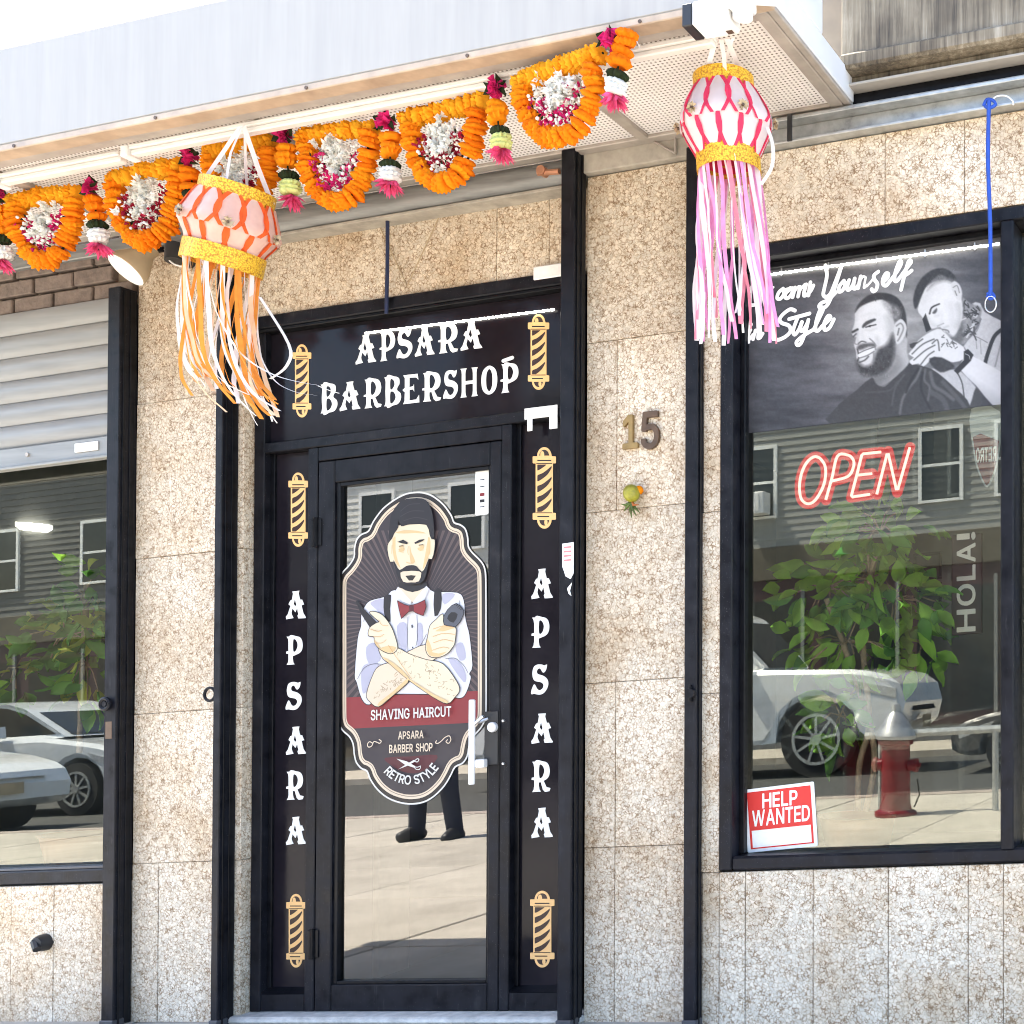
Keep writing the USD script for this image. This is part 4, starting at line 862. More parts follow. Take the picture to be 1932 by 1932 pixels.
# client's head
paint([(630, 1000), (765, 940), (770, 1100), (792, 1220), (700, 1325), (520, 1478), (430, 1470), (400, 1380), (560, 1280), (640, 1150)], lambda p: 176 - np.clip((720 - p[:, 0]) * .18, -20, 60), 10, 3, 12)
face1 = lambda p: 228 - np.clip((p[:, 0] - 480) * .16, 0, 40) - np.clip((p[:, 1] - 1000) * .05, 0, 20) - np.clip((230 - p[:, 0]) * .25, 0, 30)
paint([(178, 650), (215, 570), (330, 525), (470, 495), (560, 550), (615, 650), (625, 760), (620, 860), (600, 970), (560, 1080), (480, 1180), (430, 1260), (370, 1350), (280, 1355), (215, 1275), (195, 1180), (188, 1090), (165, 1010), (182, 940), (150, 910), (143, 855), (168, 780), (176, 700)], face1, 8, 3, 8)
paint([(176, 650), (200, 575), (260, 500), (340, 445), (450, 420), (560, 430), (650, 470), (712, 540), (752, 640), (768, 770), (768, 930), (740, 780), (700, 722), (640, 765), (615, 700), (600, 600), (555, 540), (490, 500), (400, 512), (300, 548), (230, 590)], 54, 10, 3, 24)
paint([(490, 505), (560, 530), (640, 560), (700, 640), (690, 720), (640, 770), (610, 720), (560, 640), (510, 570)], 142, 24, 3, 70, .8)
paint([(640, 765), (700, 722), (748, 760), (768, 830), (742, 920), (690, 995), (650, 1000), (622, 900), (618, 820)], 218, 8, 3); stroke([(650, 800), (700, 770), (730, 830), (690, 930), (665, 970)], 120, 14, 9); stroke([(680, 830), (665, 900)], 90, 14, 8)
paint([(605, 880), (628, 1000), (625, 1120), (585, 1250), (500, 1340), (400, 1375), (290, 1370), (230, 1330), (192, 1240), (200, 1185), (240, 1235), (300, 1262), (370, 1230), (400, 1150), (430, 1070), (500, 1030), (560, 970)], 66, 26, 3, 50)
paint([(195, 1055), (235, 1010), (330, 995), (400, 1000), (412, 1035), (330, 1040), (240, 1075)], 88, 16, 3, 30); stroke([(205, 1070), (220, 1150), (205, 1200)], 60, 16, 8)
paint([(215, 1120), (300, 1080), (400, 1045), (392, 1090), (310, 1130), (222, 1160)], 235, 5, 2); stroke([(215, 1115), (300, 1075), (405, 1040)], 90, 10, 5); stroke([(218, 1170), (310, 1140), (395, 1090)], 110, 12, 6); stroke([(230, 1215), (290, 1190), (330, 1150)], 60, 14, 9)
stroke([(150, 870), (205, 840)], 50, 26, 8); stroke([(160, 920), (190, 890)], 80, 18, 8); paint([(258, 800), (300, 750), (395, 715), (415, 735), (320, 785), (268, 825)], 70, 8, 2); stroke([(300, 815), (350, 800), (415, 785)], 60, 14, 6); paint([(325, 800), (360, 790), (350, 815)], 40, 5, 2)
stroke([(215, 1000), (255, 975), (300, 985)], 70, 14, 7); stroke([(185, 930), (175, 1000), (215, 1010)], 120, 10, 8); stroke([(345, 945), (400, 1000), (410, 1070)], 120, 12, 8); stroke([(390, 1110), (395, 1200)], 130, 14, 10)
SS = lambda p, v, w, s, o: stroke(p, v, w, s, o)
SS([(330, 620), (430, 570), (520, 620)], 244, 60, 60, .5); SS([(205, 870), (200, 940), (215, 985)], 170, 14, 26, .6); SS([(262, 850), (262, 920), (300, 980)], 205, 16, 30, .5); SS([(430, 860), (500, 920), (520, 1000)], 245, 40, 50, .5); SS([(560, 700), (590, 800), (580, 900)], 176, 40, 50, .6); SS([(180, 720), (200, 660), (250, 600)], 190, 20, 34, .5); SS([(300, 845), (360, 850), (420, 830)], 190, 12, 18, .6); SS([(240, 690), (330, 660), (420, 660)], 208, 10, 26, .5)
SS([(430, 930), (440, 1010), (420, 1080)], 176, 20, 30, .5); SS([(640, 1160), (700, 1240), (640, 1340)], 120, 40, 50, .6); SS([(690, 1010), (740, 1120)], 200, 30, 40, .6); SS([(450, 1420), (560, 1360), (640, 1260)], 104, 40, 40, .6)
SS([(960, 520), (1010, 430), (1090, 370)], 205, 26, 40, .5); SS([(1010, 700), (1050, 770), (1100, 800)], 190, 20, 30, .6); SS([(1150, 640), (1170, 720), (1150, 790)], 208, 18, 30, .6); SS([(1260, 560), (1300, 680), (1290, 800)], 204, 50, 60, .6); SS([(1360, 560), (1380, 680), (1350, 800)], 160, 30, 40, .6); SS([(1130, 500), (1230, 450)], 246, 60, 60, .4); SS([(1090, 690), (1130, 680)], 190, 12, 18, .6); SS([(1190, 820), (1240, 800)], 170, 12, 16, .6)
rt2 = random.Random(21)
for k in range(150):      # cropped hair and beard grain
    bx_, by_ = (rt2.uniform(200, 760), rt2.uniform(430, 700)) if k % 3 else (rt2.uniform(240, 600), rt2.uniform(1150, 1360))
    if k % 3 == 2: bx_, by_ = rt2.uniform(860, 1320), rt2.uniform(150, 520)
    kk = np.argmin(((Pp - [bx_, by_]) ** 2).sum(1))
    if tone[kk] < 130: SS([(bx_, by_), (bx_ + rt2.uniform(-14, 14), by_ + rt2.uniform(8, 30))], tone[kk] + rt2.choice([-24, 30, 44]), 4, 4, .8)
tone = tone + (meshkit.noise(np.column_stack([Pp / 9, np.zeros(len(Pp))]), 5) - .5) * 9
# arm, hand, watch
paint([(1400, 1060), (1540, 1150), (1860, 1330), (1900, 1360), (1900, 1740), (1770, 1730), (1560, 1480), (1380, 1300), (1410, 1180)], lambda p: 230 - np.clip((p[:, 1] - p[:, 0] * .62 - 420) * .22, 0, 70), 8, 2, 10)
paint([(790, 1120), (850, 1050), (900, 965), (1000, 890), (1080, 848), (1160, 838), (1280, 955), (1420, 1040), (1430, 1170), (1300, 1215), (1180, 1190), (1080, 1150), (1020, 1210), (960, 1262), (900, 1230), (830, 1245), (800, 1200), (850, 1160)], 226, 7, 2, 10)
for pts in ([(830, 1120), (950, 1010), (1080, 950)], [(850, 1190), (980, 1080), (1090, 1020)], [(930, 1240), (1010, 1140), (1080, 1090)], [(880, 1000), (950, 950)], [(1060, 1000), (1120, 960), (1140, 1080)]): stroke(pts, 84, 14, 7)
for k in range(16):
    x, y = rt.uniform(1160, 1330), rt.uniform(900, 1090); y = min(y, 880 + (x - 1120) * .9 + 120)
    stroke([(x, y), (x + rt.uniform(-40, 40), y + rt.uniform(-40, 40))], 96, 10, 5)
paint([(1030, 1170), (1170, 1160), (1320, 1260), (1240, 1310), (1150, 1330), (1050, 1250)], 62, 10, 2, 30); paint([(800, 1010), (890, 985), (830, 1060)], 60, 6, 2)
paint([(1422, 1090), (1470, 1064), (1532, 1130), (1500, 1200), (1350, 1352), (1308, 1312), (1420, 1190)], 44, 6, 0); stroke([(1440, 1120), (1480, 1140), (1490, 1180)], 190, 8, 4)
tone = np.clip(tone, 12, 248)
lin = np.where(tone / 255 <= .04045, tone / 255 / 12.92, ((tone / 255 + .055) / 1.055) ** 2.4) * 0.62
cols = np.stack([lin * (1 - .02 * tint_b), lin * (1 - .03 * tint_b), lin * (1 + .10 * tint_b)], -1)
idx = np.arange(NX * NY).reshape(NY, NX)
F = np.concatenate([np.stack([idx[:-1, :-1], idx[1:, :-1], idx[1:, 1:]], -1).reshape(-1, 3), np.stack([idx[:-1, :-1], idx[1:, 1:], idx[:-1, 1:]], -1).reshape(-1, 3)])
post_t = thing('window_poster', 'grey photo poster of a barber and bearded client at the top of the right window', 'poster', (1.86, 2.4, -PDp))
part('print', trimesh.Trimesh(rk(np.column_stack([gu.ravel(), gw.ravel(), np.full(NX * NY, PDp)])), F, process=False), 'vertex_print', post_t, colors=cols)
TO, TS = (1391.0, 463.7), 0.2
TDp = PDp + 0.0015
def script(words, pts_list, wd=0.0140):
    for word in words:
        g = unary_union([pxline(p, wd * k, TDp, TO, TS, 6) for p, k in word])
        part('script_word', sheet(g, TDp + .0003 * words.index(word)), 'lettering_white', post_t)
L = lambda *p: (list(p), 1.0)
T = lambda *p: (list(p), 0.62)
groom = [L((255, 295), (195, 320), (130, 400), (98, 490), (112, 548), (160, 558), (205, 520), (228, 455)), T((228, 455), (180, 470)), L((228, 440), (205, 560)),
         L((300, 395), (262, 505)), T((268, 470), (310, 400), (340, 392)), L((432, 405), (392, 440), (376, 490), (402, 502), (435, 465), (440, 415)), T((440, 415), (470, 440), (492, 420)),
         L((500, 398), (462, 440), (452, 485), (480, 492), (515, 450), (520, 400)), T((440, 415), (490, 400)), L((545, 395), (522, 485)), T((530, 450), (575, 385), (592, 388)), L((592, 388), (574, 478)), T((580, 445), (630, 368), (650, 366)), L((650, 366), (628, 450), (640, 470), (690, 430), (718, 375)), L((690, 345), (672, 468))]
yours = [L((832, 185), (846, 280), (822, 400), (812, 460), (838, 482), (880, 450), (930, 330), (985, 188)), L((985, 188), (935, 350), (885, 490), (845, 565), (800, 590), (772, 572), (795, 540), (860, 510), (930, 440)),
         L((1005, 330), (965, 380), (958, 430), (988, 425), (1015, 380), (1010, 335)), T((1010, 340), (1040, 350)), L((1055, 325), (1035, 400), (1055, 415), (1090, 370), (1108, 310)), L((1108, 310), (1094, 388), (1112, 405), (1140, 375)), L((1165, 290), (1140, 400)), T((1148, 355), (1185, 292), (1212, 300)), T((1212, 300), (1195, 395), (1225, 370)),
         L((1330, 245), (1290, 280), (1296, 320), (1322, 360), (1312, 410), (1285, 430), (1268, 410)), T((1225, 380), (1275, 320), (1300, 270)), L((1372, 345), (1415, 305), (1425, 268), (1402, 262), (1376, 310), (1375, 360), (1405, 375), (1440, 335)), L((1440, 335), (1510, 240), (1548, 165), (1530, 152), (1498, 230), (1482, 310), (1500, 335), (1530, 305)), L((1530, 305), (1600, 210), (1640, 155), (1620, 145), (1590, 230), (1545, 415)), L((1545, 285), (1590, 275), (1645, 235))]
inn = [L((125, 795), (92, 868), (112, 882), (150, 840)), L((128, 748), (132, 744)), L((172, 800), (150, 882)), T((155, 850), (195, 790), (212, 792)), L((212, 792), (195, 865), (215, 868), (240, 830))]
styl = [L((545, 612), (500, 600), (440, 640), (402, 690), (420, 728), (488, 755), (502, 808), (455, 858), (385, 888), (345, 870)), L((575, 668), (530, 790), (542, 838), (580, 795), (610, 720)), L((490, 692), (580, 668), (682, 640)), L((612, 722), (594, 785), (615, 802), (655, 745), (672, 700)), L((672, 700), (645, 810), (605, 915), (572, 938), (562, 905), (630, 845), (722, 790)), L((722, 790), (795, 640), (812, 592), (790, 590), (752, 690), (738, 785), (762, 802), (800, 760)), L((800, 760), (862, 705), (880, 672), (855, 665), (820, 735), (826, 792), (870, 775), (912, 695))]
script([groom, yours, inn, styl], None)
# light strips
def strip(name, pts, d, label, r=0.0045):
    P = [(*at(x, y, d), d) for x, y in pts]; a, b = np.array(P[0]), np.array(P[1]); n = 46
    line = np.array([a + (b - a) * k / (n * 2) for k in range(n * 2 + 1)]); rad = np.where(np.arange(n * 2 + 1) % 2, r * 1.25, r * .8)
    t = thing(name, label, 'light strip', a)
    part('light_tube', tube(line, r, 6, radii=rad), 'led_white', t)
    for k in range(5 if d > -.05 else 0):
        p = a + (b - a) * (k + .5) / 5
        part('clip', bx(p[0] - .0025, p[0] + .0025, p[1] - .010, p[1] + .018, p[2] - .006, p[2] - .0055 + .004, .0005), 'brushed_steel', t)
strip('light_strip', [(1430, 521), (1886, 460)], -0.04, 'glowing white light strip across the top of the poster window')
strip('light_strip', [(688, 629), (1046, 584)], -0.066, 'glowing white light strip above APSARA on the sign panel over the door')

# ---------------------------------------------------------------- OPEN sign
NO, NS, ND = (1400.7, 772.8), 0.26, -0.09
nt = thing('neon_sign', 'red neon sign reading OPEN hanging inside the right window', 'neon sign', (*at(1610, 900, ND), -ND))
nl = {'O': [[(560, 350), (596, 400), (604, 470), (585, 560), (530, 655), (475, 683), (428, 650), (414, 560), (430, 460), (470, 380), (520, 342), (560, 350)]], 'P': [[(605, 655), (650, 495), (690, 338), (765, 330), (805, 365), (805, 420), (765, 485), (652, 518)]],
      'E': [[(1005, 308), (868, 322), (830, 475), (788, 636), (925, 615)], [(838, 475), (940, 464)]], 'N': [[(975, 615), (1055, 302), (1122, 600), (1215, 274)]]}
for ch, strokes in nl.items():
    halo = unary_union([pxline(s, 0.038, ND - .012, NO, NS, 6 if ch in 'OP' else 0) for s in strokes])
    back = part('letter_backing', sheet(halo, ND - .012, .006), 'neon_halo', nt)
    for s in strokes:
        P = np.asarray(s, float) * NS + NO
        if ch in 'OP': P = spline(P, 5)
        else:
            out = [P[0]]
            for a, b in zip(P[:-1], P[1:]): out += [a + (b - a) * .06, a + (b - a) * .94]
            out.append(P[-1]); P = np.array(out)
        part('tube', tube([(*at(x, y, ND), ND) for x, y in P], 0.0052, 7), 'neon_core', nt, smooth=True)
for x in (1660, 1740):
    a = at(x - 4, 845, ND)
    part('hanging_wire', tube([(a[0], a[1], ND), (a[0] + .01, 2.74, ND)], .0015, 4), 'black_plastic', nt)

# ---------------------------------------------------------------- HELP WANTED
HO, HS, HD = (1304.1, 1014.3), 0.325, -0.047
ht = thing('help_wanted_sign', 'tilted red and white HELP WANTED card in the lower corner of the right window', 'sign', (*at(1470, 1540, HD), -HD))
q4 = np.array([(302, 1465), (712, 1416), (735, 1790), (328, 1830)], float)
card = pxpoly(q4, HD, HO, HS); part('card', sheet(card.buffer(-.006).buffer(.006), HD, .0015), 'lettering_white', ht)
def inq(x, y):  # card coordinates 0..1 -> traced
    return tuple((q4[0] * (1 - x) + q4[1] * x) * (1 - y) + (q4[3] * (1 - x) + q4[2] * x) * y)
plain('sign_red', srgb(206, 44, 38), 0.5, vary=0.04)
fr_ = unary_union([pxpoly([inq(.05, .05), inq(.95, .05), inq(.95, .62), inq(.05, .62)], HD, HO, HS), pxpoly([inq(.05, .61), inq(.95, .61), inq(.95, .95), inq(.05, .95)], HD, HO, HS)]).difference(pxpoly([inq(.08, .66), inq(.92, .66), inq(.92, .93), inq(.08, .93)], HD, HO, HS))
part('red_print', sheet(fr_, HD + .001), 'sign_red', ht)
printed('HELP', [inq(.25, .32), inq(.75, .32)], 82, HD + .0016, 'lettering_white', ht, HO, HS)
printed('WANTED', [inq(.09, .59), inq(.91, .59)], 88, HD + .0016, 'lettering_white', ht, HO, HS)
# ---------------------------------------------------------------- small stickers, tape, number, charm
u, w = at(897, 885, DD); u2, w2 = at(923, 970, DD)
lt = thing('paper_label', 'narrow white instruction label in the upper right corner of the door glass', 'label', (u, w, -DD))
part('label_sheet', sheet(sbox(u, w2, u2 - .003, w).buffer(-.008).buffer(.008), DD, .001), 'lettering_white', lt)
for k, (y, mt) in enumerate(((905, 'print_steel'), (918, 'print_steel'), (933, 'print_red'), (945, 'print_ink'), (956, 'print_steel'))):
    c = at(910, y, DD); part('mark', sheet(sbox(c[0] - .010, c[1] - (.006 if k in (2, 3) else .002), c[0] + .010, c[1] + (.006 if k in (2, 3) else .002)), DD + .0006), mt, lt)
a, b = at(1005, 505, -.025), at(1054, 522, -.025)
single('white_tape', bx(a[0], .6725, b[1] + .002, a[1] + .004, -0.045, -.026, .004), 'white_tape', 'white block fixed at the right end of the transom head, above the sign panel', 'tape')
a, b = at(990, 784, -.04), at(1052, 803, -.04)
tp = unary_union([sbox(a[0], a[1] - .016, b[0], a[1] + .026), sbox(a[0] + .012, b[1] - .008, a[0] + .034, a[1]), sbox(b[0] - .035, b[1] - .010, b[0], a[1])]).buffer(-.002).buffer(.002)
single('torn_tape', sheet(tp, D0 + .012, .004), 'white_tape', 'torn white tape with two legs on the bar over the right narrow panel', 'tape')
a, b = at(1061, 1026, .08), at(1082, 1092, .08)
st = thing('torn_sticker', 'torn white and pink paper sticker on the post right of the door', 'sticker', (*a, .08))
g = poly([(a[0], a[1]), (b[0], a[1] + .002), (b[0], b[1] + .02), (b[0] - .012, b[1]), (a[0] + .014, b[1] + .012), (a[0] + .008, b[1] + .03), (a[0], b[1] + .05)])
part('paper', sheet(g, .0805, .001), 'white_tape', st)
print_mat('print_pink', (238, 150, 150))
for k in range(4):
    y = a[1] - .018 - k * .016; part('faded_print', sheet(sbox(a[0] + .006, y, b[0] - .008, y + .007), .0812), 'print_pink', st)
c = at(1070, 1110, .08); part('scrap', sheet(poly([(c[0], c[1]), (c[0] + .02, c[1] + .02), (c[0] + .012, c[1] - .01), (c[0] + .018, c[1] - .03), (c[0] + .006, c[1] - .02)]), .0805, .0008), 'white_tape', st)
def digit(ch, x0, y0, x1, y1, mat, lab):
    m = meshkit.text_mesh(ch, 1.0, 1.0, True); b = m.bounds; v = m.vertices
    v = (v - b[0]) / (b[1] - b[0]); A, B = at(x0, y1, 0.0), at(x1, y0, 0.0); sk = 0.012
    mm = trimesh.Trimesh(rk(np.column_stack([A[0] + v[:, 0] * (B[0] - A[0]) + 0 * sk, A[1] + v[:, 1] * (B[1] - A[1]), 0.001 + v[:, 2] * 0.014])), m.faces, process=False)
    single('house_number', mm, mat, lab, 'house number', 'metal house numbers on the pier')
digit('1', 1178, 782, 1207, 849, 'brass', 'pale brass digit 1 of the house number on the stone pier')
digit('5', 1213, 775, 1247, 850, 'bronze', 'darker bronze digit 5 of the house number on the stone pier')
# lime and chilli charm
u, w = at(1192, 931, .03)
ch_ = thing('lime_chilli_charm', 'hanging lime with green chillies, a good luck charm below the house number', 'charm', (u, w, .03))
plain('lime_skin', (0.26, 0.24, 0.02), 0.4, vary=0.3, scale=60); plain('chilli_green', (0.07, 0.10, 0.012), 0.35, vary=0.4, scale=40); plain('chilli_red', (0.35, 0.10, 0.02), 0.35)
s = trimesh.creation.icosphere(2, 1.0); s.apply_scale([.031, .03, .034]); s.apply_translation(rk(np.array([u, w, .032]))); part('lime', s, 'lime_skin', ch_, smooth=True)
part('thread', tube([(u, w + .03, .034), (u + .002, w + .06, .01), (u, w + .075, .002)], .002, 4), 'straw', ch_)
for k, (dx, dy, m_) in enumerate(((-.045, -.035, 'chilli_green'), (-.03, -.062, 'chilli_green'), (.02, -.085, 'chilli_green'), (.034, -.075, 'chilli_green'), (.0, -.09, 'chilli_green'), (.03, -.045, 'chilli_red'))):
    part('chilli', tube([(u + .002, w - .03, .03), (u + dx * .5, w - .03 + dy * .35, .036 + .004 * (k % 3)), (u + dx, w + dy, .03)], .005, 6, radii=[.005, .0055, .0012]), m_, ch_, smooth=True)
fm = trimesh.creation.icosphere(1, .017); fm.apply_translation(rk(np.array([u + .022, w + .012, .018]))); part('flower', fm, 'marigold_orange', ch_)
# ================================================================ garland
def gd(x): return float(np.interp(x, [-100, 0, 560, 915, 1010, 1142, 1190], [.49, .50, .56, .62, .71, .775, .79]))
def ruffle(R, T, lobes=13, seed=0):
    """one pressed marigold head: a pad with a frilled rim, axis z"""
    r = np.random.default_rng(seed); n = lobes * 2; th = np.arange(n) / n * 2 * np.pi
    k = np.where(np.arange(n) % 2, 0.84, 1.04) * (1 + r.uniform(-.09, .09, n))
    rings = [(0.30, .5), (0.72, .58), (1.0, .13), (1.02, -.13), (0.72, -.58), (0.30, -.5)]
    V = []
    for i, (q, z) in enumerate(rings):
        wob = r.uniform(-.12, .12, n) if i in (2, 3) else 0
        V.append(np.column_stack([R * q * (k if q > .5 else 1) * np.cos(th), R * q * (k if q > .5 else 1) * np.sin(th), np.full(n, T * z) + T * wob]))
    V = np.concatenate(V); F = []
    for i in range(len(rings) - 1):
        for j in range(n):
            a, b = i * n + j, i * n + (j + 1) % n; F += [[a, a + n, b + n], [a, b + n, b]]
    V = np.vstack([V, [0, 0, T * .45], [0, 0, -T * .45]]); e = len(V) - 2
    for j in range(n): F += [[e, j, (j + 1) % n], [e + 1, 5 * n + (j + 1) % n, 5 * n + j]]
    return trimesh.Trimesh(V, F, process=False)
RUF = [ruffle(1, 1, 11 + k % 4, k) for k in range(6)]
def orient(m, p, t, s=(1, 1, 1), spin=0.0):
    """scale m, point its z along t, move it to p (world)"""
    t = np.asarray(t, float); t = t / np.linalg.norm(t); ref = np.array([0, 0, 1.0]) if abs(t[2]) < .9 else np.array([1.0, 0, 0])
    a = np.cross(ref, t); a /= np.linalg.norm(a); b = np.cross(t, a)
    c, sn = math.cos(spin), math.sin(spin); R = np.column_stack([c * a + sn * b, -sn * a + c * b, t])
    o = m.copy(); o.vertices = (m.vertices * np.asarray(s)) @ R.T + np.asarray(p); return o
def petal(p, d, l, w, r, cup=.25):
    """a small folded petal (four triangles) from p along d"""
    d = np.asarray(d, float); d /= np.linalg.norm(d) + 1e-9
    s = np.cross(d, r.normal(size=3)); s /= np.linalg.norm(s) + 1e-9; n = np.cross(s, d)
    V = np.array([p, p + d * l * .55 + s * w / 2 + n * w * cup, p + d * l, p + d * l * .55 - s * w / 2 + n * w * cup, p + d * l * .5 - n * w * .1])
    return trimesh.Trimesh(V, [[0, 1, 4], [1, 2, 4], [2, 3, 4], [3, 0, 4]], process=False)
cat_ = trimesh.util.concatenate
gar = thing('flower_garland', 'long orange marigold toran of looping swags with white jasmine hearts strung under the awning', 'garland', at3(560, 245, .55))
spent = [0]; LIMIT = 292
def heads(path, pitch, R, mat, parent, jit=.14):
    """marigold heads threaded along a world path: one part each until the limit, then joined"""
    P = np.asarray(path); seg = np.r_[0, np.cumsum(np.linalg.norm(np.diff(P, axis=0), axis=1))]; L = seg[-1]; n = max(int(L / pitch), 2); rest = []
    r = np.random.default_rng(int(L * 1e4) % 9973)
    for k in range(n):
        s = (k + .5) / n * L; p = np.array([np.interp(s, seg, P[:, i]) for i in range(3)]); q = np.array([np.interp(s + .004, seg, P[:, i]) for i in range(3)]); q0 = np.array([np.interp(s - .004, seg, P[:, i]) for i in range(3)])
        t = q - q0 + r.normal(size=3) * .0011; p = p + r.normal(size=3) * .003; rr = R * (1 + r.uniform(-jit, jit))
        m = orient(RUF[(k * 3 + int(L * 100)) % 6], p, t, (rr, rr, pitch * 1.1), r.uniform(0, 6.28))
        if spent[0] < LIMIT: part('marigold', m, mat, parent, smooth=60); spent[0] += 1
        else: rest.append(m)
    if rest: part('marigold_heads', cat_(rest), mat, parent, smooth=60, kind='stuff')
swags = [  # centre line: left, right, bottom; top roll: left, right
    ((985, 168), (1122, 125), (1050, 262), (975, 158), (1138, 100)), ((775, 240), (897, 208), (833, 345), (762, 228), (912, 192)), ((578, 270), (696, 252), (637, 382), (568, 262), (712, 244)),
    ((215, 352), (335, 325), (268, 456), (206, 343), (345, 315)), ((30, 392), (140, 376), (84, 492), (20, 380), (150, 364)), ((398, 300), (508, 278), (462, 425), (390, 290), (512, 266)), ((-92, 412), (-18, 402), (-52, 515), (-96, 400), (-6, 388))]
for si, (l, rr_, b, tl, tr) in enumerate(swags):
    r = np.random.default_rng(100 + si)
    px = spline([l, (l[0] + .05 * (rr_[0] - l[0]), l[1] + .48 * (b[1] - l[1])), (l[0] + .24 * (rr_[0] - l[0]), l[1] + .86 * (b[1] - l[1])), b, (l[0] + .78 * (rr_[0] - l[0]), rr_[1] + .84 * (b[1] - rr_[1])), (l[0] + .96 * (rr_[0] - l[0]), rr_[1] + .46 * (b[1] - rr_[1])), rr_], 8)
    d0 = gd((l[0] + rr_[0]) / 2)
    U = np.array([rk(at3(x, y, gd(x) + .01 * math.sin(i * .3))) for i, (x, y) in enumerate(px)])
    top = np.array([rk(at3(x, y, gd(x) - .005)) for x, y in spline([tl, ((tl[0] + tr[0]) / 2, (tl[1] + tr[1]) / 2 - 3 + r.uniform(-3, 3)), tr], 8)])
    sw = part('swag', cat_([tube(U, .004, 5, world=True), tube(top, .004, 5, world=True)]), 'leaf_dark', gar)
    heads(U, .0155, .0325, 'marigold_orange', sw)
    heads(top, .0165, .031, 'marigold_yellow', sw)
    mid = (top[len(top) // 2] + np.array([0, 0, -.02])); bot = U[np.argmin(U[:, 2])]; wide = np.linalg.norm(U[0] - U[-1]); hgt = mid[2] - bot[2]
    side = (U[-1] - U[0]) / wide; fwd = np.array([0, -1.0, 0])
    whites = []
    for k in range(34):      # the white fan: rows of soft blooms
        q = r.uniform(0, 1) ** .8; c = mid + side * r.normal() * wide * (.16 - .07 * q) + np.array([0, 0, -hgt * .56 * q]) + fwd * r.uniform(-.005, .03)
        for _ in range(9): whites.append(petal(c, r.normal(size=3) * .8 + np.array([0, 0, -.6]) + fwd * .8, r.uniform(.016, .030), .015, r, .4))
    part('jasmine_fan', cat_(whites), 'petal_white', sw, kind='stuff')
    reds, buds, grn = [], [], []
    for k in range(150):
        i = r.integers(3, len(U) - 3); c0 = U[i]; ctr = mid + np.array([0, 0, -hgt * .38]); inn_ = ctr - c0; f = r.uniform(.22, .66)
        c = c0 + inn_ * f + fwd * r.uniform(-.012, .02) + r.normal(size=3) * .004
        if k % 5 in (0, 1):
            for _ in range(3): reds.append(petal(c + r.normal(size=3) * .003, r.normal(size=3) + fwd, .017, .014, r, .5))
        elif k % 5 == 4: grn.append(petal(c, r.normal(size=3) + fwd * .5, .020, .008, r))
        else:
            b_ = trimesh.creation.icosphere(0, r.uniform(.0045, .007)); b_.vertices += c + fwd * .008; buds.append(b_)
    part('rose_petals', cat_(reds), 'petal_crimson' if si % 2 else 'petal_magenta', sw, kind='stuff'); part('white_buds', cat_(buds), 'petal_white', sw, kind='stuff'); part('leaf_bits', cat_(grn), 'leaf_dark', sw, kind='stuff')
def tuft(p, mat, name, parent, n, l, w, down, spread, r):
    out = []
    for k in range(n):
        d = np.array([r.normal() * spread, r.normal() * spread, -down]); out.append(petal(p + r.normal(size=3) * .006, d, l * r.uniform(.7, 1.1), w, r))
    part(name, cat_(out), mat, parent)
drops = [((1152, 78), (1182, 58), (1166, 128), (1165, 143), (1162, 165), (1160, 192)), ((938, 168), (936, 190), (940, 232), (943, 249), (946, 268), (946, 293)), ((728, 232), (734, 256), (736, 298), (737, 312), (737, 330), (736, 354)),
         ((536, 256), (541, 275), (543, 316), (546, 332), (548, 354), (552, 382)), ((172, 356), (178, 376), (182, 412), (184, 425), (186, 446), (186, 472)), ((360, 300), (362, 318), (362, 356), (364, 368), (366, 388), (368, 412)), ((-2, 372), (2, 392), (4, 440), (5, 452), (6, 478), (2, 502))]
for k, (ro, m0, m1, lf, tu, ta) in enumerate(drops):
    r = np.random.default_rng(50 + k); dd = gd(ro[0]) + .012
    A = rk(at3(*m0, dd)); B = rk(at3(*m1, dd)); dp = part('drop', tube([A, B, rk(at3(*ta, dd))], .003, 5, world=True), 'leaf_dark', gar)
    c = rk(at3(*ro, dd + .01)); pet = [petal(c + r.normal(size=3) * .006, r.normal(size=3) + np.array([0, -.7, 0]), .032, .030, r, .5) for _ in range(26)]
    part('rose', cat_(pet), 'petal_magenta', dp); part('rose_leaf', cat_([petal(c, s_, .05, .035, r) for s_ in ((-1, -.3, .5), (1, -.3, .4), (.9, -.2, -.6), (-1, -.2, -.4), (0, -.2, 1))]), 'leaf_dark', dp)
    heads(np.linspace(A, B, 6), .021, .033, 'marigold_orange', dp)
    c = rk(at3(*lf, dd)); t_ = B - A; part('leaf_cuff', orient(RUF[k % 5], c, t_, (.031, .031, .024)), 'leaf_dark', dp)
    c = rk(at3(*tu, dd)); part('tuberose', cat_([orient(RUF[(k + j) % 5], c + np.array([0, 0, .014 - .014 * j]), t_, (.033 - .003 * abs(j - 1), .033, .018)) for j in range(3)]), 'petal_lime' if k % 2 else 'petal_white', dp, smooth=60)
    c = rk(at3(*ta, dd)) + np.array([0, 0, .028]); out = []
    for j in range(54):
        a = r.uniform(0, 6.28); sp = r.uniform(.15, 1.0); out.append(petal(c, (sp * math.cos(a), sp * math.sin(a), -1.0 + r.uniform(0, .6)), r.uniform(.045, .068), .013, r))
    part('tassel', cat_(out), 'petal_pink', dp)
tip = rk(at3(1194, 62, .73)); part('tie_string', tube([tip, rk(at3(1208, 92, .72))], .0015, 4, world=True), 'white_plastic', gar)

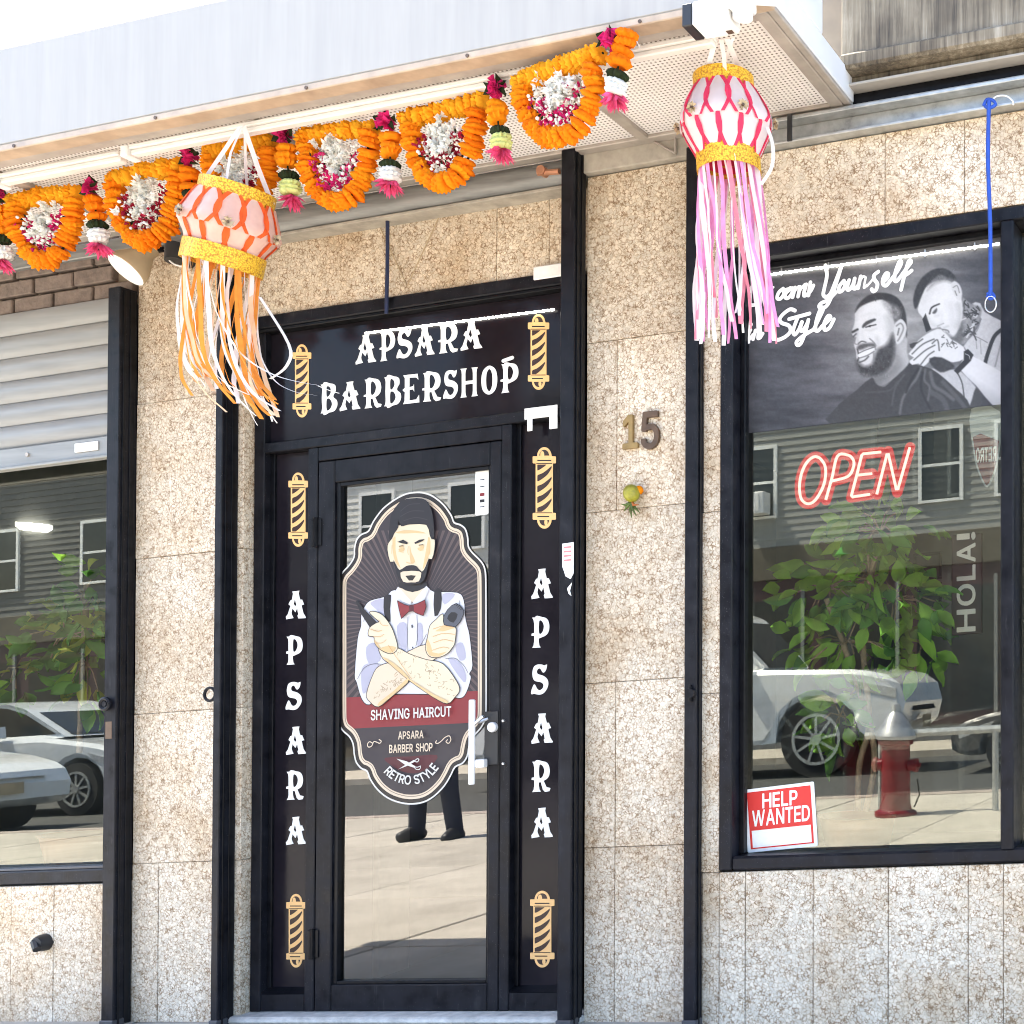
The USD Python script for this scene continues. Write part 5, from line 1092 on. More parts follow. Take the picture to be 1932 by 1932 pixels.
# ================================================================ paper lanterns
def lantern(label, top_px, bot_px, d, radii, edge, hang, tails, seed, extra):
    """a hexagonal kandil: gold rings, white paper bulb with coloured lattice, rosettes and streamers"""
    r = np.random.default_rng(seed)
    T, B = rk(at3(*top_px, d)), rk(at3(*bot_px, d)); ax = T - B; H = np.linalg.norm(ax); ax /= H
    e1 = np.cross(ax, [0, 1.0, 0]); e1 /= np.linalg.norm(e1); e2 = np.cross(ax, e1)
    t = thing('paper_lantern', label, 'lantern', at3(*top_px, d)); r0, r1, r2 = radii
    prof = spline([(r2, .0), (r1 * .80, .20), (r1, .46), (r1 * .93, .66), (r0 * 1.06, 1.0)], 4)      # bottom to top
    def pos(f, q, k=1.0):
        rad = np.interp(f, prof[:, 1], prof[:, 0]) * k
        hexa = 1 + .035 * math.cos(6 * q)
        return B + ax * (f * H) + (e1 * math.cos(q) + e2 * math.sin(q)) * rad * hexa
    # paper panels: two tiers of six leaf-shaped panels
    for tier in range(2):
        for k in range(12):
            q0 = (k + .5 * tier) / 12 * 2 * np.pi; f0, f1 = ((.05, .58), (.42, .98))[tier]; V, F = [], []; n = 7
            for i in range(n):
                f = f0 + (f1 - f0) * i / (n - 1); hw = (2 * np.pi / 12) * .56 * (math.sin(np.pi * (.10 + .8 * i / (n - 1)))) ** .8
                V += [pos(f, q0 - hw, .985 + .03 * tier), pos(f, q0, 1.03 + .03 * tier), pos(f, q0 + hw, .985 + .03 * tier)]
            for i in range(n - 1):
                for j in (0, 1): a = i * 3 + j; F += [[a, a + 1, a + 4], [a, a + 4, a + 3]]
            part('paper_panel', trimesh.Trimesh(V, F, process=False), edge if tier == 0 and -.9 < ((q0 + np.pi) % (2 * np.pi)) - np.pi - (0 if edge == 'paper_orange' else 0) < .5 and k % 2 == 0 else ('paper_blush' if edge == 'paper_orange' else 'paper_white'), t, smooth=True)
            for s_ in (0, 2):
                line = np.array([V[i * 3 + s_] for i in range(n)]); line = line + (line - (B + ax * ((line - B) @ ax)[:, None])) * .02
                part('panel_edge', ribbon(line, .0150 if edge == 'paper_orange' else .0125, e1 * -math.sin(q0) + e2 * math.cos(q0), world=True), edge, t)
    # inner lining
    V, F = [], []
    for i, f in enumerate(np.linspace(0, 1, 9)):
        for k in range(24): V.append(pos(f, k / 24 * 2 * np.pi, .93))
    for i in range(8):
        for k in range(24): a, b = i * 24 + k, i * 24 + (k + 1) % 24; F += [[a, b, b + 24], [a, b + 24, a + 24]]
    part('lining', trimesh.Trimesh(V, F, process=False), edge, t, smooth=True)
    def ringband(f, rad, h, name):
        V, F = [], []
        for z in (0, 1):
            for w_ in (0, 1):
                for k in range(24): q = k / 24 * 2 * np.pi; V.append(B + ax * (f * H + (z - .5) * h) + (e1 * math.cos(q) + e2 * math.sin(q)) * (rad - .003 * w_))
        for k in range(24):
            k2 = (k + 1) % 24
            for a, b in ((0, 2), (1, 3), (0, 1), (2, 3)): F += [[a * 24 + k, a * 24 + k2, b * 24 + k2], [a * 24 + k, b * 24 + k2, b * 24 + k]]
        part(name, trimesh.Trimesh(V, F, process=False), 'gold_braid', t, smooth=40)
    ringband(0.0, r2 * 1.11, .066, 'gold_band'); ringband(1.04, r0 * 1.10, .052, 'gold_band')
    for k in range(6):
        q = (k + .25) / 6 * 2 * np.pi; c = pos(.5, q, 1.09); nrm = c - (B + ax * ((c - B) @ ax))
        nn = nrm / np.linalg.norm(nrm); s1 = np.cross(nn, ax)
        ro = part('rosette', cat_([petal(c, s1 * math.cos(a) + ax * math.sin(a) + nn * .35, .021, .015, r, .5) for a in np.arange(9) / 9 * 2 * np.pi]), 'straw', t)
        part('rosette_eye', tube([c - nn * .004, c + nn * .007], .0045, 6, world=True), 'bronze', ro)
    hp = rk(at3(*hang[0], hang[1]))
    for k in range(4):
        q = k / 4 * 2 * np.pi + .5; a = B + ax * (1.05 * H) + (e1 * math.cos(q) + e2 * math.sin(q)) * r0 * 1.05
        part('hanging_ribbon', ribbon([hp + np.array([(k - 1.5) * hang[2], 0, 0]), (hp + a) / 2 + r.normal(size=3) * .006, a], .017, [.96, .28 * (-1) ** k, 0], world=True), 'ribbon_white', t)
    for k, (x1, y1, m_, wd, dd, bend) in enumerate(tails):
        q = 2 * np.pi * (k * .381966 % 1); a = B - ax * .012 + (e1 * math.cos(q) + e2 * math.sin(q)) * r2 * .98
        if x1 is None: continue
        e = rk(at3(x1, y1, d + dd)); mids = []
        for f in np.linspace(0, 1, 13):
            p = a * (1 - f) + e * f; fall = np.array([0, 0, -1.0]) * bend * math.sin(np.pi * f) ** 1.0 * .12 + np.array([-bend * .28 * math.sin(np.pi * f) * .3, 0, 0])
            mids.append(p + fall + np.array([math.sin(f * 7 + k) * .0045, math.cos(f * 5 + k * 2) * .007, 0]))
        tw = np.array([[math.cos(.5 * math.sin(f * 3 + k)), math.sin(.9 * math.sin(f * 2.2 + k * 1.7)), 0] for f in np.linspace(0, 1, 13)]); tw /= np.linalg.norm(tw, axis=1, keepdims=True)
        kr = np.random.default_rng(k * 7 + seed); mids = np.array(mids); mids[3:] += np.cumsum(kr.normal(size=(10, 3)) * [.0018, .002, 0], 0)
        part('streamer', ribbon(spline(mids, 2), np.append(np.repeat(wd * (1 - .22 * kr.random(12)), 2), wd * .8), spline(tw, 2), world=True), m_, t, smooth=True)
    extra(t, pos)
# the angle order of the tails spreads them round the ring; the end points are where they hang
r_ = random.Random(3)
ptails = []
for k in range(40):
    q = 2 * np.pi * (k * .381966 % 1); xs = 1375 + 52 * -math.cos(q)
    ptails.append((xs + 14 + (xs - 1375) * .36 + r_.uniform(-8, 8), r_.choice([605, 622, 640, 596, 650, 632]) + r_.uniform(-10, 8), ['ribbon_white', 'ribbon_pink', 'ribbon_white', 'ribbon_rose', 'ribbon_white', 'ribbon_pink'][k % 6], r_.uniform(.011, .018), r_.uniform(-.04, .04), r_.uniform(-.1, .1)))
def ex1(t, pos):
    e = rk(at3(1452, 245, .5)); part('loose_ribbon', ribbon(spline([rk(at3(1448, 240, .52)), rk(at3(1458, 275, .52)), rk(at3(1456, 315, .52)), rk(at3(1436, 348, .53))], 5), .012, [.7, .7, 0], world=True), 'ribbon_white', t)
lantern('white paper lantern with pink edges and pink streamers in front of the poster window', (1366, 168), (1375, 308), .50, (.088, .142, .092), 'paper_pink', ((1366, 74), .62, .02), ptails, 5, ex1)
otails = []
for k in range(40):
    q = 2 * np.pi * (k * .381966 % 1); xs = 421 + 66 * -math.cos(q); f = (xs - 355) / 132
    otails.append((372 + f * 152 + r_.uniform(-12, 12), 735 + f * 60 + r_.uniform(-35, 18), ['ribbon_orange', 'ribbon_white', 'ribbon_orange', 'ribbon_white', 'ribbon_peach', 'ribbon_orange', 'ribbon_white'][k % 7], r_.uniform(.011, .019), r_.uniform(-.05, .05), r_.uniform(.35, .9)))
otails += [(603, 728, 'ribbon_white', .011, .0, .9), (598, 745, 'ribbon_white', .006, .01, 1.0)]
def ex2(t, pos):
    part('loose_ribbon', ribbon(spline([rk(at3(490, 560, .64)), rk(at3(545, 650, .64)), rk(at3(541, 690, .64)), rk(at3(510, 715, .64))], 5), .010, [.6, .8, 0], world=True), 'ribbon_white', t)
    part('tail_string', tube([rk(at3(600, 728, .64)), rk(at3(625, 738, .64)), rk(at3(640, 742, .64))], .0012, 4, world=True), 'ribbon_white', t)
lantern('tilted white paper lantern with orange edges and wind-blown orange streamers left of the door', (446, 372), (421, 488), .64, (.104, .146, .112), 'paper_orange', ((458, 238), .69, .006), otails, 7, ex2)

# ================================================================ cords, lamp, cameras
bc = thing('blue_cord', 'bright blue cord with a metal ring hanging in front of the poster window', 'cord', at3(1866, 185, .10))
pts = [at3(x, y, .10) for x, y in ((1866, 190), (1864, 300), (1868, 420), (1869, 560))]
part('cord', tube(spline(pts, 5), .0075, 8), 'blue_cord', bc, smooth=True)
part('knot', cat_([tube(spline([at3(x, y, .10) for x, y in ((1856, 200), (1862, 188), (1874, 190), (1878, 198), (1866, 204), (1858, 200))], 3), .006, 6), tube(spline([at3(x, y, .10) for x, y in ((1862, 556), (1870, 552), (1876, 560), (1868, 564), (1862, 558))], 3), .006, 6)]), 'blue_cord', bc, smooth=True)
rc = at3(1869, 574, .10); th = np.linspace(0, 2 * np.pi, 25); part('ring', tube([rc + np.array([.0195 * math.cos(a), .026 * math.sin(a), .004 * math.sin(a)]) for a in th], .0026, 6, caps=False), 'brushed_steel', bc, smooth=True)
part('tie', tube(spline([at3(x, y, .09) for x, y in ((1870, 192), (1880, 182), (1898, 181), (1910, 190), (1912, 198))], 5), .003, 6), 'white_plastic', bc, smooth=True)
nc = [at3(731, 385, .0), at3(731, 480, -.005), at3(729, 592, -.02)]
single('navy_strap', tube(spline(nc, 4), .007, 8, radii=None), 'navy_cord', 'dark navy pull strap hanging over the stone above the sign panel', 'strap')
single('straw_string', cat_([tube([at3(*a, -.045), at3(*b, -.045)], .0022, 5) for a, b in (((814, 392), (829, 408)), ((829, 408), (768, 540)), ((768, 540), (716, 427)), ((716, 427), (724, 412)))]), 'straw', 'thin straw string bent into a zigzag against the stone above the sign panel', 'string')
# flood lamp on the post beside the shutter
c = at3(237, 509.5, .16); axd = np.array([-.28, -.76, .58]); axd /= np.linalg.norm(axd)
fl = thing('flood_lamp', 'round white flood lamp pointing down beside the top of the left guide post', 'lamp', c)
W0 = rk(c); axw = rk(c + axd) - W0; axw /= np.linalg.norm(axw)
def along(prof): return orient(lathe(prof, 20), W0, axw)
part('lens', along([(.0, .001), (.05, .004), (.074, .0)]), 'white_plastic', fl, smooth=True)
part('shell', along([(.074, .0), (.077, -.006), (.070, -.035), (.045, -.085), (.030, -.11), (.030, -.14), (.0, -.141)]), 'straw', fl, smooth=40)
part('stem', tube([W0 - axw * .13, rk(np.array([c[0] + .10, c[1] + .13, .0]))], .012, 8, world=True), 'black_paint', fl)
c2 = at3(333, 480, .10)
cc = thing('black_camera', 'small black camera with a looping white cable behind the orange lantern', 'camera', c2)
part('housing', cat_([tube([c2 + np.array([-.01, .04, .0]), c2 + np.array([0, -.03, .01])], .034, 14), tube([c2 + np.array([-.035, .0, -.1]), c2 + np.array([0, 0, 0])], .02, 10)]), 'black_plastic', cc, smooth=40)
part('cable', tube(spline([at3(x, y, .12) for x, y in ((311, 470), (316, 486), (328, 498), (344, 503))], 5), .0035, 6), 'white_plastic', cc, smooth=True)
a = under(1330, 73, AW - .075); b = under(1378, 22, AW - .075)
sc_ = thing('security_camera', 'white box security camera with a black front under the right end of the awning', 'camera', (a[0], AW - .06, a[1]))
du = abs(b[0] - a[0])
part('body', bx(a[0], a[0] + .115, AW - .078, AW - .006, a[1] - .005, a[1] + .085, .006), 'white_plastic', sc_)
part('lens_front', bx(a[0] - .032, a[0] - .0005, AW - .076, AW - .008, a[1] - .003, a[1] + .083, .003), 'black_plastic', sc_)
part('mount', cat_([bx(a[0] + .1155, a[0] + .18, AW - .05, AW - .0045, a[1] + .02, a[1] + .09, .006), tube([(a[0] + .15, AW - .07, a[1] + .055), (a[0] + .15, AW - .006, a[1] + .055)], .03, 14)]), 'white_plastic', sc_, smooth=40)
part('plug', bx(a[0] + .08, a[0] + .10, AW - .0795, AW - .0785, a[1] + .005, a[1] + .025, .0003), 'bronze', sc_)
part('arm', tube([(a[0] + .17, AW - .02, a[1] + .05), (a[0] + .24, AW - .006, a[1] - .01)], .010, 8), 'white_plastic', sc_)
# black strap over the track, beside the pink lantern
q0, q1 = at3(1489, 216, .092), at3(1496, 265, .092)
single('black_strap', bx(q0[0] - .008, q0[0] + .010, q1[1], q0[1], .0865, .093, .001), 'black_plastic', 'short black strap wrapped over the metal track right of the pink lantern', 'strap')
# ================================================================ inside the shop, behind the panes
part('display_ledge', cat_([bx(1.28, 3.79, 0.0, .50, -1.3, -.12, .004), bx(-3.39, -1.36, 0.0, .55, -1.2, -.15, .004)]), 'interior_grey', shop)
part('back_partition', bx(1.3, 3.79, .0, 2.99, -2.7, -2.62, 0), 'interior_grey', shop)
def leafmesh(p, d, l, w, r):
    d = np.asarray(d, float); d /= np.linalg.norm(d); s = np.cross(d, r.normal(size=3)); s /= np.linalg.norm(s); n = np.cross(s, d); V, F = [], []
    for i, (f, k, b) in enumerate(((0, .03, 0), (.25, .42, .05), (.5, .5, .07), (.78, .3, .02), (1, .0, -.08))): 
        c = p + d * l * f + n * l * b; V += [c - s * w * k + n * w * .12, c - n * w * .04, c + s * w * k + n * w * .12]
    for i in range(4):
        for j in (0, 1): a = i * 3 + j; F += [[a, a + 1, a + 4], [a, a + 4, a + 3]]
    return trimesh.Trimesh(V, F, process=False)
def plant(name, label, stems, spots, d, mats, leaf, seed, pot=None):
    r = np.random.default_rng(seed); t = thing(name, label, 'plant', at3(*stems[0][0], d))
    for s_ in stems: part('stem', tube(spline([at3(x, y, d) for x, y in s_], 5), .012, 7), 'bark', t, smooth=True)
    if pot is not None:
        c = rk(np.array([at(*stems[0][0], d)[0], pot, d])); part('pot', lathe([(.0, .0), (.10, .0), (.14, .20), (.15, .21), (.13, .21), (.12, .18), (0, .18)], 18, c), 'clay', t, smooth=40)
    k = 0
    for (x, y, rx, ry, n) in spots:
        hub = at3(x, y, d)
        for _ in range(n):
            a = r.uniform(0, 6.28); q = math.sqrt(r.uniform(0, 1)); px_, py_ = x + rx * q * math.cos(a), y + ry * q * math.sin(a)
            p = rk(at3(px_, py_, d + r.uniform(-.11, .10))); dv = np.array([math.cos(a) * .8 + r.normal() * .4, r.normal() * .6 - .4, -math.sin(a) * .5 - .35 + r.normal() * .3])
            part('leaf', leafmesh(p, dv, leaf * r.uniform(.6, 1.15), leaf * .46, r), mats[k % len(mats)], t, smooth=True); k += 1
            if k % 4 == 0: part('twig', tube([rk(hub), (rk(hub) + p) / 2 + np.array([0, 0, .02]), p], .003, 4, world=True), 'bark', t)
cloth('leaf_bright', (0.30, 0.56, 0.07), .35, .45, .3, 8); cloth('leaf_deep', (0.13, 0.32, 0.06), .25, .45, .3, 8); cloth('leaf_yellow', (0.56, 0.60, 0.10), .35, .45, .3, 8)
plant('potted_fig', 'tall potted fig with glossy green leaves behind the glass of the right window', [[(1618, 1530), (1622, 1440), (1640, 1360), (1628, 1200), (1650, 1050)], [(1634, 1530), (1650, 1440), (1640, 1365), (1600, 1240), (1560, 1130)]],
      [(1660, 1005, 100, 55, 62), (1560, 1110, 90, 55, 46), (1690, 1130, 90, 75, 62), (1600, 1210, 120, 55, 52), (1585, 1350, 50, 60, 34), (1740, 1220, 50, 55, 24), (1640, 1090, 95, 60, 50)], -.22, ['leaf_bright', 'leaf_deep', 'leaf_bright', 'leaf_bright'], .115, 3, .50)
plant('window_plant', 'yellow-green leafy plant behind the glass of the left window', [[(150, 1420), (155, 1280), (165, 1100)]], [(160, 1120, 50, 70, 44), (120, 1200, 70, 60, 40), (165, 1250, 45, 80, 40), (30, 1260, 45, 60, 20)], -.26, ['leaf_yellow', 'leaf_deep', 'leaf_bright', 'leaf_deep'], .12, 11, .55)
# HOLA! panel, read from the bottom up, and two framed pictures on the partition
HZ = -.24
a, b = at(1795, 1010, HZ), at(1852, 1195, HZ)
hb = thing('hola_panel', 'dark panel with pale letters reading HOLA! upwards, behind the glass by the window post', 'panel', (*a, -HZ))
plain('panel_maroon', (.035, .012, .014), .5); plain('letter_pale', (.75, .72, .68), .5)
part('board', bx(a[0], b[0], b[1], a[1], HZ - .02, HZ - .002, .003), 'panel_maroon', hb)
Lh = (b[0] - a[0]) * .62; y = b[1] + .01
for ch, adv in zip('HOLA!', (.26, .25, .18, .22, .09)):
    m = meshkit.text_mesh(ch, 1.0, .01, True); v = m.vertices; v = v - m.bounds[0]; ext = m.bounds[1] - m.bounds[0]
    hh = (a[1] - b[1]) * adv * .86
    mm = trimesh.Trimesh(rk(np.column_stack([b[0] - (b[0] - a[0]) * .2 - v[:, 1] / ext[1] * Lh, y + v[:, 0] / ext[0] * hh, np.full(len(v), HZ) + v[:, 2] * .1])), m.faces, process=False)
    part('letter', mm, 'letter_pale', hb); y += (a[1] - b[1]) * adv
for k, (x0, y0, x1, y1) in enumerate(((1724, 1045, 1776, 1092), (1724, 1102, 1776, 1150))):
    A, B_ = at(x0, y0, -2.6), at(x1, y1, -2.6); t = thing('picture_frame', ('upper' if k == 0 else 'lower') + ' dark framed picture on the wall inside the shop, left of the HOLA! panel', 'picture frame', (A[0], B_[1], 2.6))
    part('frame', cat_([bx(A[0], B_[0], A[1] - .015, A[1], -2.615, -2.59), bx(A[0], B_[0], B_[1], B_[1] + .015, -2.615, -2.59), bx(A[0], A[0] + .015, B_[1] + .0155, A[1] - .0155, -2.615, -2.59), bx(B_[0] - .015, B_[0], B_[1] + .0155, A[1] - .0155, -2.615, -2.59)]), 'black_plastic', t)
    part('picture', bx(A[0] + .0155, B_[0] - .0155, B_[1] + .0155, A[1] - .0155, -2.614, -2.602, 0), 'interior_dark', t)
# hanging shield badge seen from its back
SZ = -.075
sh_p = pxpoly([(1832, 772), (1886, 776), (1886, 850), (1878, 890), (1862, 920), (1846, 892), (1836, 850)], SZ, smooth=3)
bd = thing('shield_badge', 'pale shield badge with reversed RETRO lettering on red, high in the right window', 'badge', (*at(1860, 850, SZ), -SZ))
plain('badge_pale', (.45, .46, .44), .5); plain('badge_red', (.20, .05, .04), .5)
part('badge_sheet', sheet(sh_p, SZ, .002), 'badge_pale', bd)
part('red_field', sheet(sh_p.buffer(-.006).intersection(pxpoly([(1800, 842), (1850, 818), (1930, 850), (1930, 1000), (1800, 1000)], SZ)), SZ + .001), 'badge_red', bd)
xl, xr = at(1841, 0, SZ)[0], at(1880, 0, SZ)[0]; wb_ = at(1860, 872, SZ)[1]; q = xr
for ch in 'RETRO':
    m = meshkit.text_mesh(ch, 1.0, .01, True); v = m.vertices - m.bounds[0]; e_ = m.bounds[1] - m.bounds[0]; ww = (xr - xl) / 5 * .86
    mm = trimesh.Trimesh(rk(np.column_stack([q - v[:, 0] / e_[0] * ww, wb_ + v[:, 1] * .05, np.full(len(v), SZ + .0018) + v[:, 2] * .01])), m.faces, process=False)
    part('letter', mm, 'letter_pale', bd); q -= (xr - xl) / 5
# pale column behind the door glass, ceiling lamps
cu0, cu1 = at(642, 1500, -.7)[0], at(716, 1500, -.7)[0]
part('column', bx(cu0, cu1, 0, 2.99, -.9, -.7, .004), 'interior_pale', shop)
for (x, y, dz, lab) in ((42, 1003, -1.2, 'lit round ceiling lamp inside the left window'), (888, 1038, -2.0, 'lit round ceiling lamp seen through the door glass')):
    c = at3(x, y, dz); single('ceiling_lamp', orient(lathe([(0, 0), (.11, .0), (.13, .02), (.13, .04), (0, .041)], 20), rk(c), (0, 0, 1)), 'led_white', lab, 'lamp')

# ================================================================ the street behind the photographer (seen in the panes)
def loft(profile, layers):
    """side profile [(x, z)] across layers [(y, inset)] -> closed shell in (x, y, z)"""
    P = Polygon(profile); V, F = [], []; n = 64
    for y, ins_ in layers:
        q = P.buffer(-ins_, join_style='mitre') if ins_ else P; ring_ = np.array([q.exterior.interpolate(i / n, normalized=True).coords[0] for i in range(n)])
        if not q.exterior.is_ccw: ring_ = ring_[::-1]
        k = np.argmin(np.abs(ring_ - np.asarray(profile[0])).sum(1)); ring_ = np.roll(ring_, -k, 0); V.append(np.column_stack([ring_[:, 0], np.full(n, y), ring_[:, 1]]))
    m = len(layers); VV = np.concatenate(V)
    for i in range(m - 1):
        for j in range(n): a, b = i * n + j, i * n + (j + 1) % n; F += [[a, b, b + n], [a, b + n, a + n]]
    for li, flip in ((0, True), (m - 1, False)):
        v2 = V[li][:, [0, 2]]; tv, tf = trimesh.creation.triangulate_polygon(Polygon(v2), engine='earcut'); base = len(VV); VV = np.vstack([VV, np.column_stack([tv[:, 0], np.full(len(tv), layers[li][0]), tv[:, 1]])]); F += (tf[:, ::-1] if flip else tf).tolist() and [(f + base).tolist() for f in (tf[:, ::-1] if flip else tf)]
    return trimesh.Trimesh(VV, F, process=False)
def car(label, u, d, paint, kind='sedan', turn=1, size=1.0):
    """nose along +u (turn 1) or -u"""
    t = thing('parked_car', label, 'car', (u, -.13, d))
    if kind == 'pickup':
        body = [(-2.6, .45), (-2.62, 1.05), (-.9, 1.08), (.75, 1.12), (1.0, 1.14), (2.2, 1.08), (2.62, .98), (2.7, .7), (2.62, .42), (2.2, .36), (-2.2, .36)]; cabin = [(-.85, 1.06), (-.75, 1.55), (-.55, 1.82), (-.2, 1.88), (.35, 1.84), (.6, 1.74), (1.15, 1.15), (1.0, 1.06)]; glass = [(-.72, 1.16), (-.55, 1.74), (-.15, 1.79), (.36, 1.76), (.56, 1.66), (.98, 1.16)]; wx, wr, W_ = (1.75, -1.65), .39, .95
    else:
        body = [(-2.25, .42), (-2.3, .85), (-2.1, .97), (-1.2, .99), (.9, .97), (1.7, .86), (2.15, .74), (2.28, .58), (2.25, .32), (1.9, .26), (-2.0, .26)]; cabin = [(-1.75, .96), (-1.05, 1.36), (-.4, 1.46), (.15, 1.44), (.5, 1.34), (1.15, .96)]; glass = [(-1.5, 1.0), (-.98, 1.3), (-.38, 1.39), (.12, 1.37), (.42, 1.28), (.92, 1.0)]; wx, wr, W_ = (1.42, -1.38), .32, .88
    bp = Polygon(body)
    for x in wx: bp = bp.difference(Point(x, wr).buffer(wr + .07, 16))
    bp = max(getattr(bp, 'geoms', [bp]), key=lambda g: g.area); prof = list(bp.exterior.coords)[:-1]
    def put(m):
        v = m.vertices.copy(); m = m.copy(); m.vertices = rk(np.column_stack([u + turn * v[:, 0] * size, v[:, 2] * size - .13, d - v[:, 1] * min(size, 1.1)])); m.fix_normals() if False else None; return m
    part('body', put(loft(prof, [(-W_, .05), (-W_ + .05, .0), (W_ - .05, .0), (W_, .05)])), paint, t, smooth=30)
    part('cabin', put(loft(cabin, [(-W_ + .22, .05), (-W_ + .14, .0), (W_ - .14, .0), (W_ - .22, .05)])), paint, t, smooth=30)
    for sd in (-1, 1):
        part('side_window', put(loft(glass, [(sd * (W_ - .235), .0), (sd * (W_ - .215), .0)])), 'car_window', t)
        part('headlight', put(loft([(body[5][0] - .1, body[5][1] - .1), (body[6][0] - .01, body[6][1] - .12), (body[6][0] - .01, body[6][1] - .22), (body[5][0] + .0, body[5][1] - .2)], [(sd * (W_ - .02), 0), (sd * (W_ + .012), 0)])), 'brushed_steel', t)
        part('mirror', put(loft([(cabin[-2][0] - .35, body[4][1] + .02), (cabin[-2][0] - .15, body[4][1] + .02), (cabin[-2][0] - .17, body[4][1] + .17), (cabin[-2][0] - .35, body[4][1] + .17)], [(sd * W_, 0), (sd * (W_ + .16), .02)])), paint, t)
    ws = [(glass[-1][0] + .14, glass[-1][1] + .0), (glass[-2][0] + .14, glass[-2][1] + .0), (glass[-2][0] + .16, glass[-2][1] + .02), (glass[-1][0] + .19, glass[-1][1] + .0)]
    part('windscreen', put(loft(ws, [(-W_ + .28, 0), (W_ - .28, 0)])), 'car_window', t)
    for x in wx:
        for sd in (-1, 1):
            c = np.array([x, sd * (W_ - .12), wr]); th = np.arange(25) / 24 * 2 * np.pi
            wh = trimesh.creation.cylinder(wr, .22, sections=24); wh.apply_transform(trimesh.transformations.rotation_matrix(np.pi / 2, [1, 0, 0])); wh.apply_translation(c); wp = part('wheel', put(wh), 'tyre', t, smooth=40)
            sp = []
            for k in range(9):
                a = k / 9 * 2 * np.pi; b_ = trimesh.creation.box((.028, .02, wr * .62)); b_.apply_translation([0, 0, wr * .36]); b_.apply_transform(trimesh.transformations.rotation_matrix(a, [0, 1, 0])); b_.apply_translation(c + [0, sd * .115, 0]); sp.append(b_)
            an = trimesh.creation.annulus(wr * .6, wr * .68, .03, sections=28); an.apply_transform(trimesh.transformations.rotation_matrix(np.pi / 2, [1, 0, 0])); an.apply_translation(c + [0, sd * .115, 0]); hb_ = trimesh.creation.cylinder(wr * .16, .05, sections=14); hb_.apply_transform(trimesh.transformations.rotation_matrix(np.pi / 2, [1, 0, 0])); hb_.apply_translation(c + [0, sd * .115, 0])
            part('rim', put(cat_(sp + [an, hb_])), 'galvanized', wp)
    part('number_plate', put(loft([(body[7][0] + .01, .44), (body[7][0] + .03, .44), (body[7][0] + .03, .57), (body[7][0] + .01, .57)], [(-.16, 0), (.16, 0)])), 'straw', t)
    part('grille', put(loft([(body[7][0] - .02, .62), (body[7][0] + .005, .62), (body[6][0] + .0, body[6][1] - .12), (body[6][0] - .05, body[6][1] - .12)], [(-.5, 0), (.5, 0)])), 'black_plastic', t)
def vpt(x, d, y=1251):
    """u of the thing at distance d whose mirror image the photograph shows in column x"""
    q = ray(x, y); t = (d + .1 - CAM_POS[1]) / q[1]; return CAM_POS[0] + q[0] * t
car('white pickup truck parked on the far side of the street, mirrored in the right window', vpt(1745, 14.6) - 4.1, 14.6, 'car_white', 'pickup', 1, 1.52)
car('silver car parked on the far side of the street, mirrored in the left window', vpt(330, 13.6) - 3.1, 13.6, 'car_silver', 'sedan', 1, 1.42)
car('white car parked at the near kerb, its nose mirrored in the left window', vpt(4, 9.9) - 2.9, 9.9, 'car_white', 'sedan', 1, 1.3)
car('dark car parked across the street, mirrored at the edge of the right window', vpt(1820, 13.6) + 2.3, 13.6, 'car_dark', 'sedan', -1)
# hydrant
hu_, hd_ = mirrored(1690, 1539, 0, .05)
hy = thing('fire_hydrant', 'red fire hydrant with a silver cap on the pavement, mirrored in the right window', 'hydrant', (hu_, 0, hd_))
hp_ = rk(np.array([hu_, 0, hd_]))
HK = 1.3
HY = lambda pr: lathe([(a_ * HK, b_ * HK) for a_, b_ in pr], 20, hp_)
part('barrel', HY([(0, 0), (.15, 0), (.15, .03), (.115, .05), (.105, .09), (.10, .50), (.125, .51), (.125, .54), (0, .545)]), 'hydrant_red', hy, smooth=35)
part('cap', HY([(.14, .545), (.145, .57), (.12, .62), (.08, .69), (.05, .73), (.035, .74), (.03, .79), (0, .80)]), 'hydrant_silver', hy, smooth=35)
for sx in (-1, 1): part('side_outlet', orient(lathe([(.055, 0), (.055, .05), (.065, .055), (.065, .085), (.02, .09), (.02, .11), (0, .11)], 14), hp_ + np.array([.125 * sx, 0, .47]), (sx, 0, 0)), 'hydrant_red', hy, smooth=35)
part('chain', tube([hp_ + np.array([.2, -.02, .34]), hp_ + np.array([.22, -.03, .2]), hp_ + np.array([.16, -.06, .08])], .008, 5, world=True), 'black_plastic', hy)
# sign stand near the kerb
ru, rd_ = mirrored(1878, 1530, 0, .05)
rs = thing('bench_rack', 'low pale steel rack on the pavement, mirrored at the right edge of the window', 'rack', (ru, 0, rd_))
for k in (0, 1.1): part('leg', tube([(ru - k, 0, rd_), (ru - k, .75, rd_)], .03, 8), 'galvanized', rs)
part('rail', tube([(ru - 1.25, .75, rd_), (ru + .15, .75, rd_)], .035, 8), 'galvanized', rs)

plain('siding_dark', (.13, .13, .12), .7)
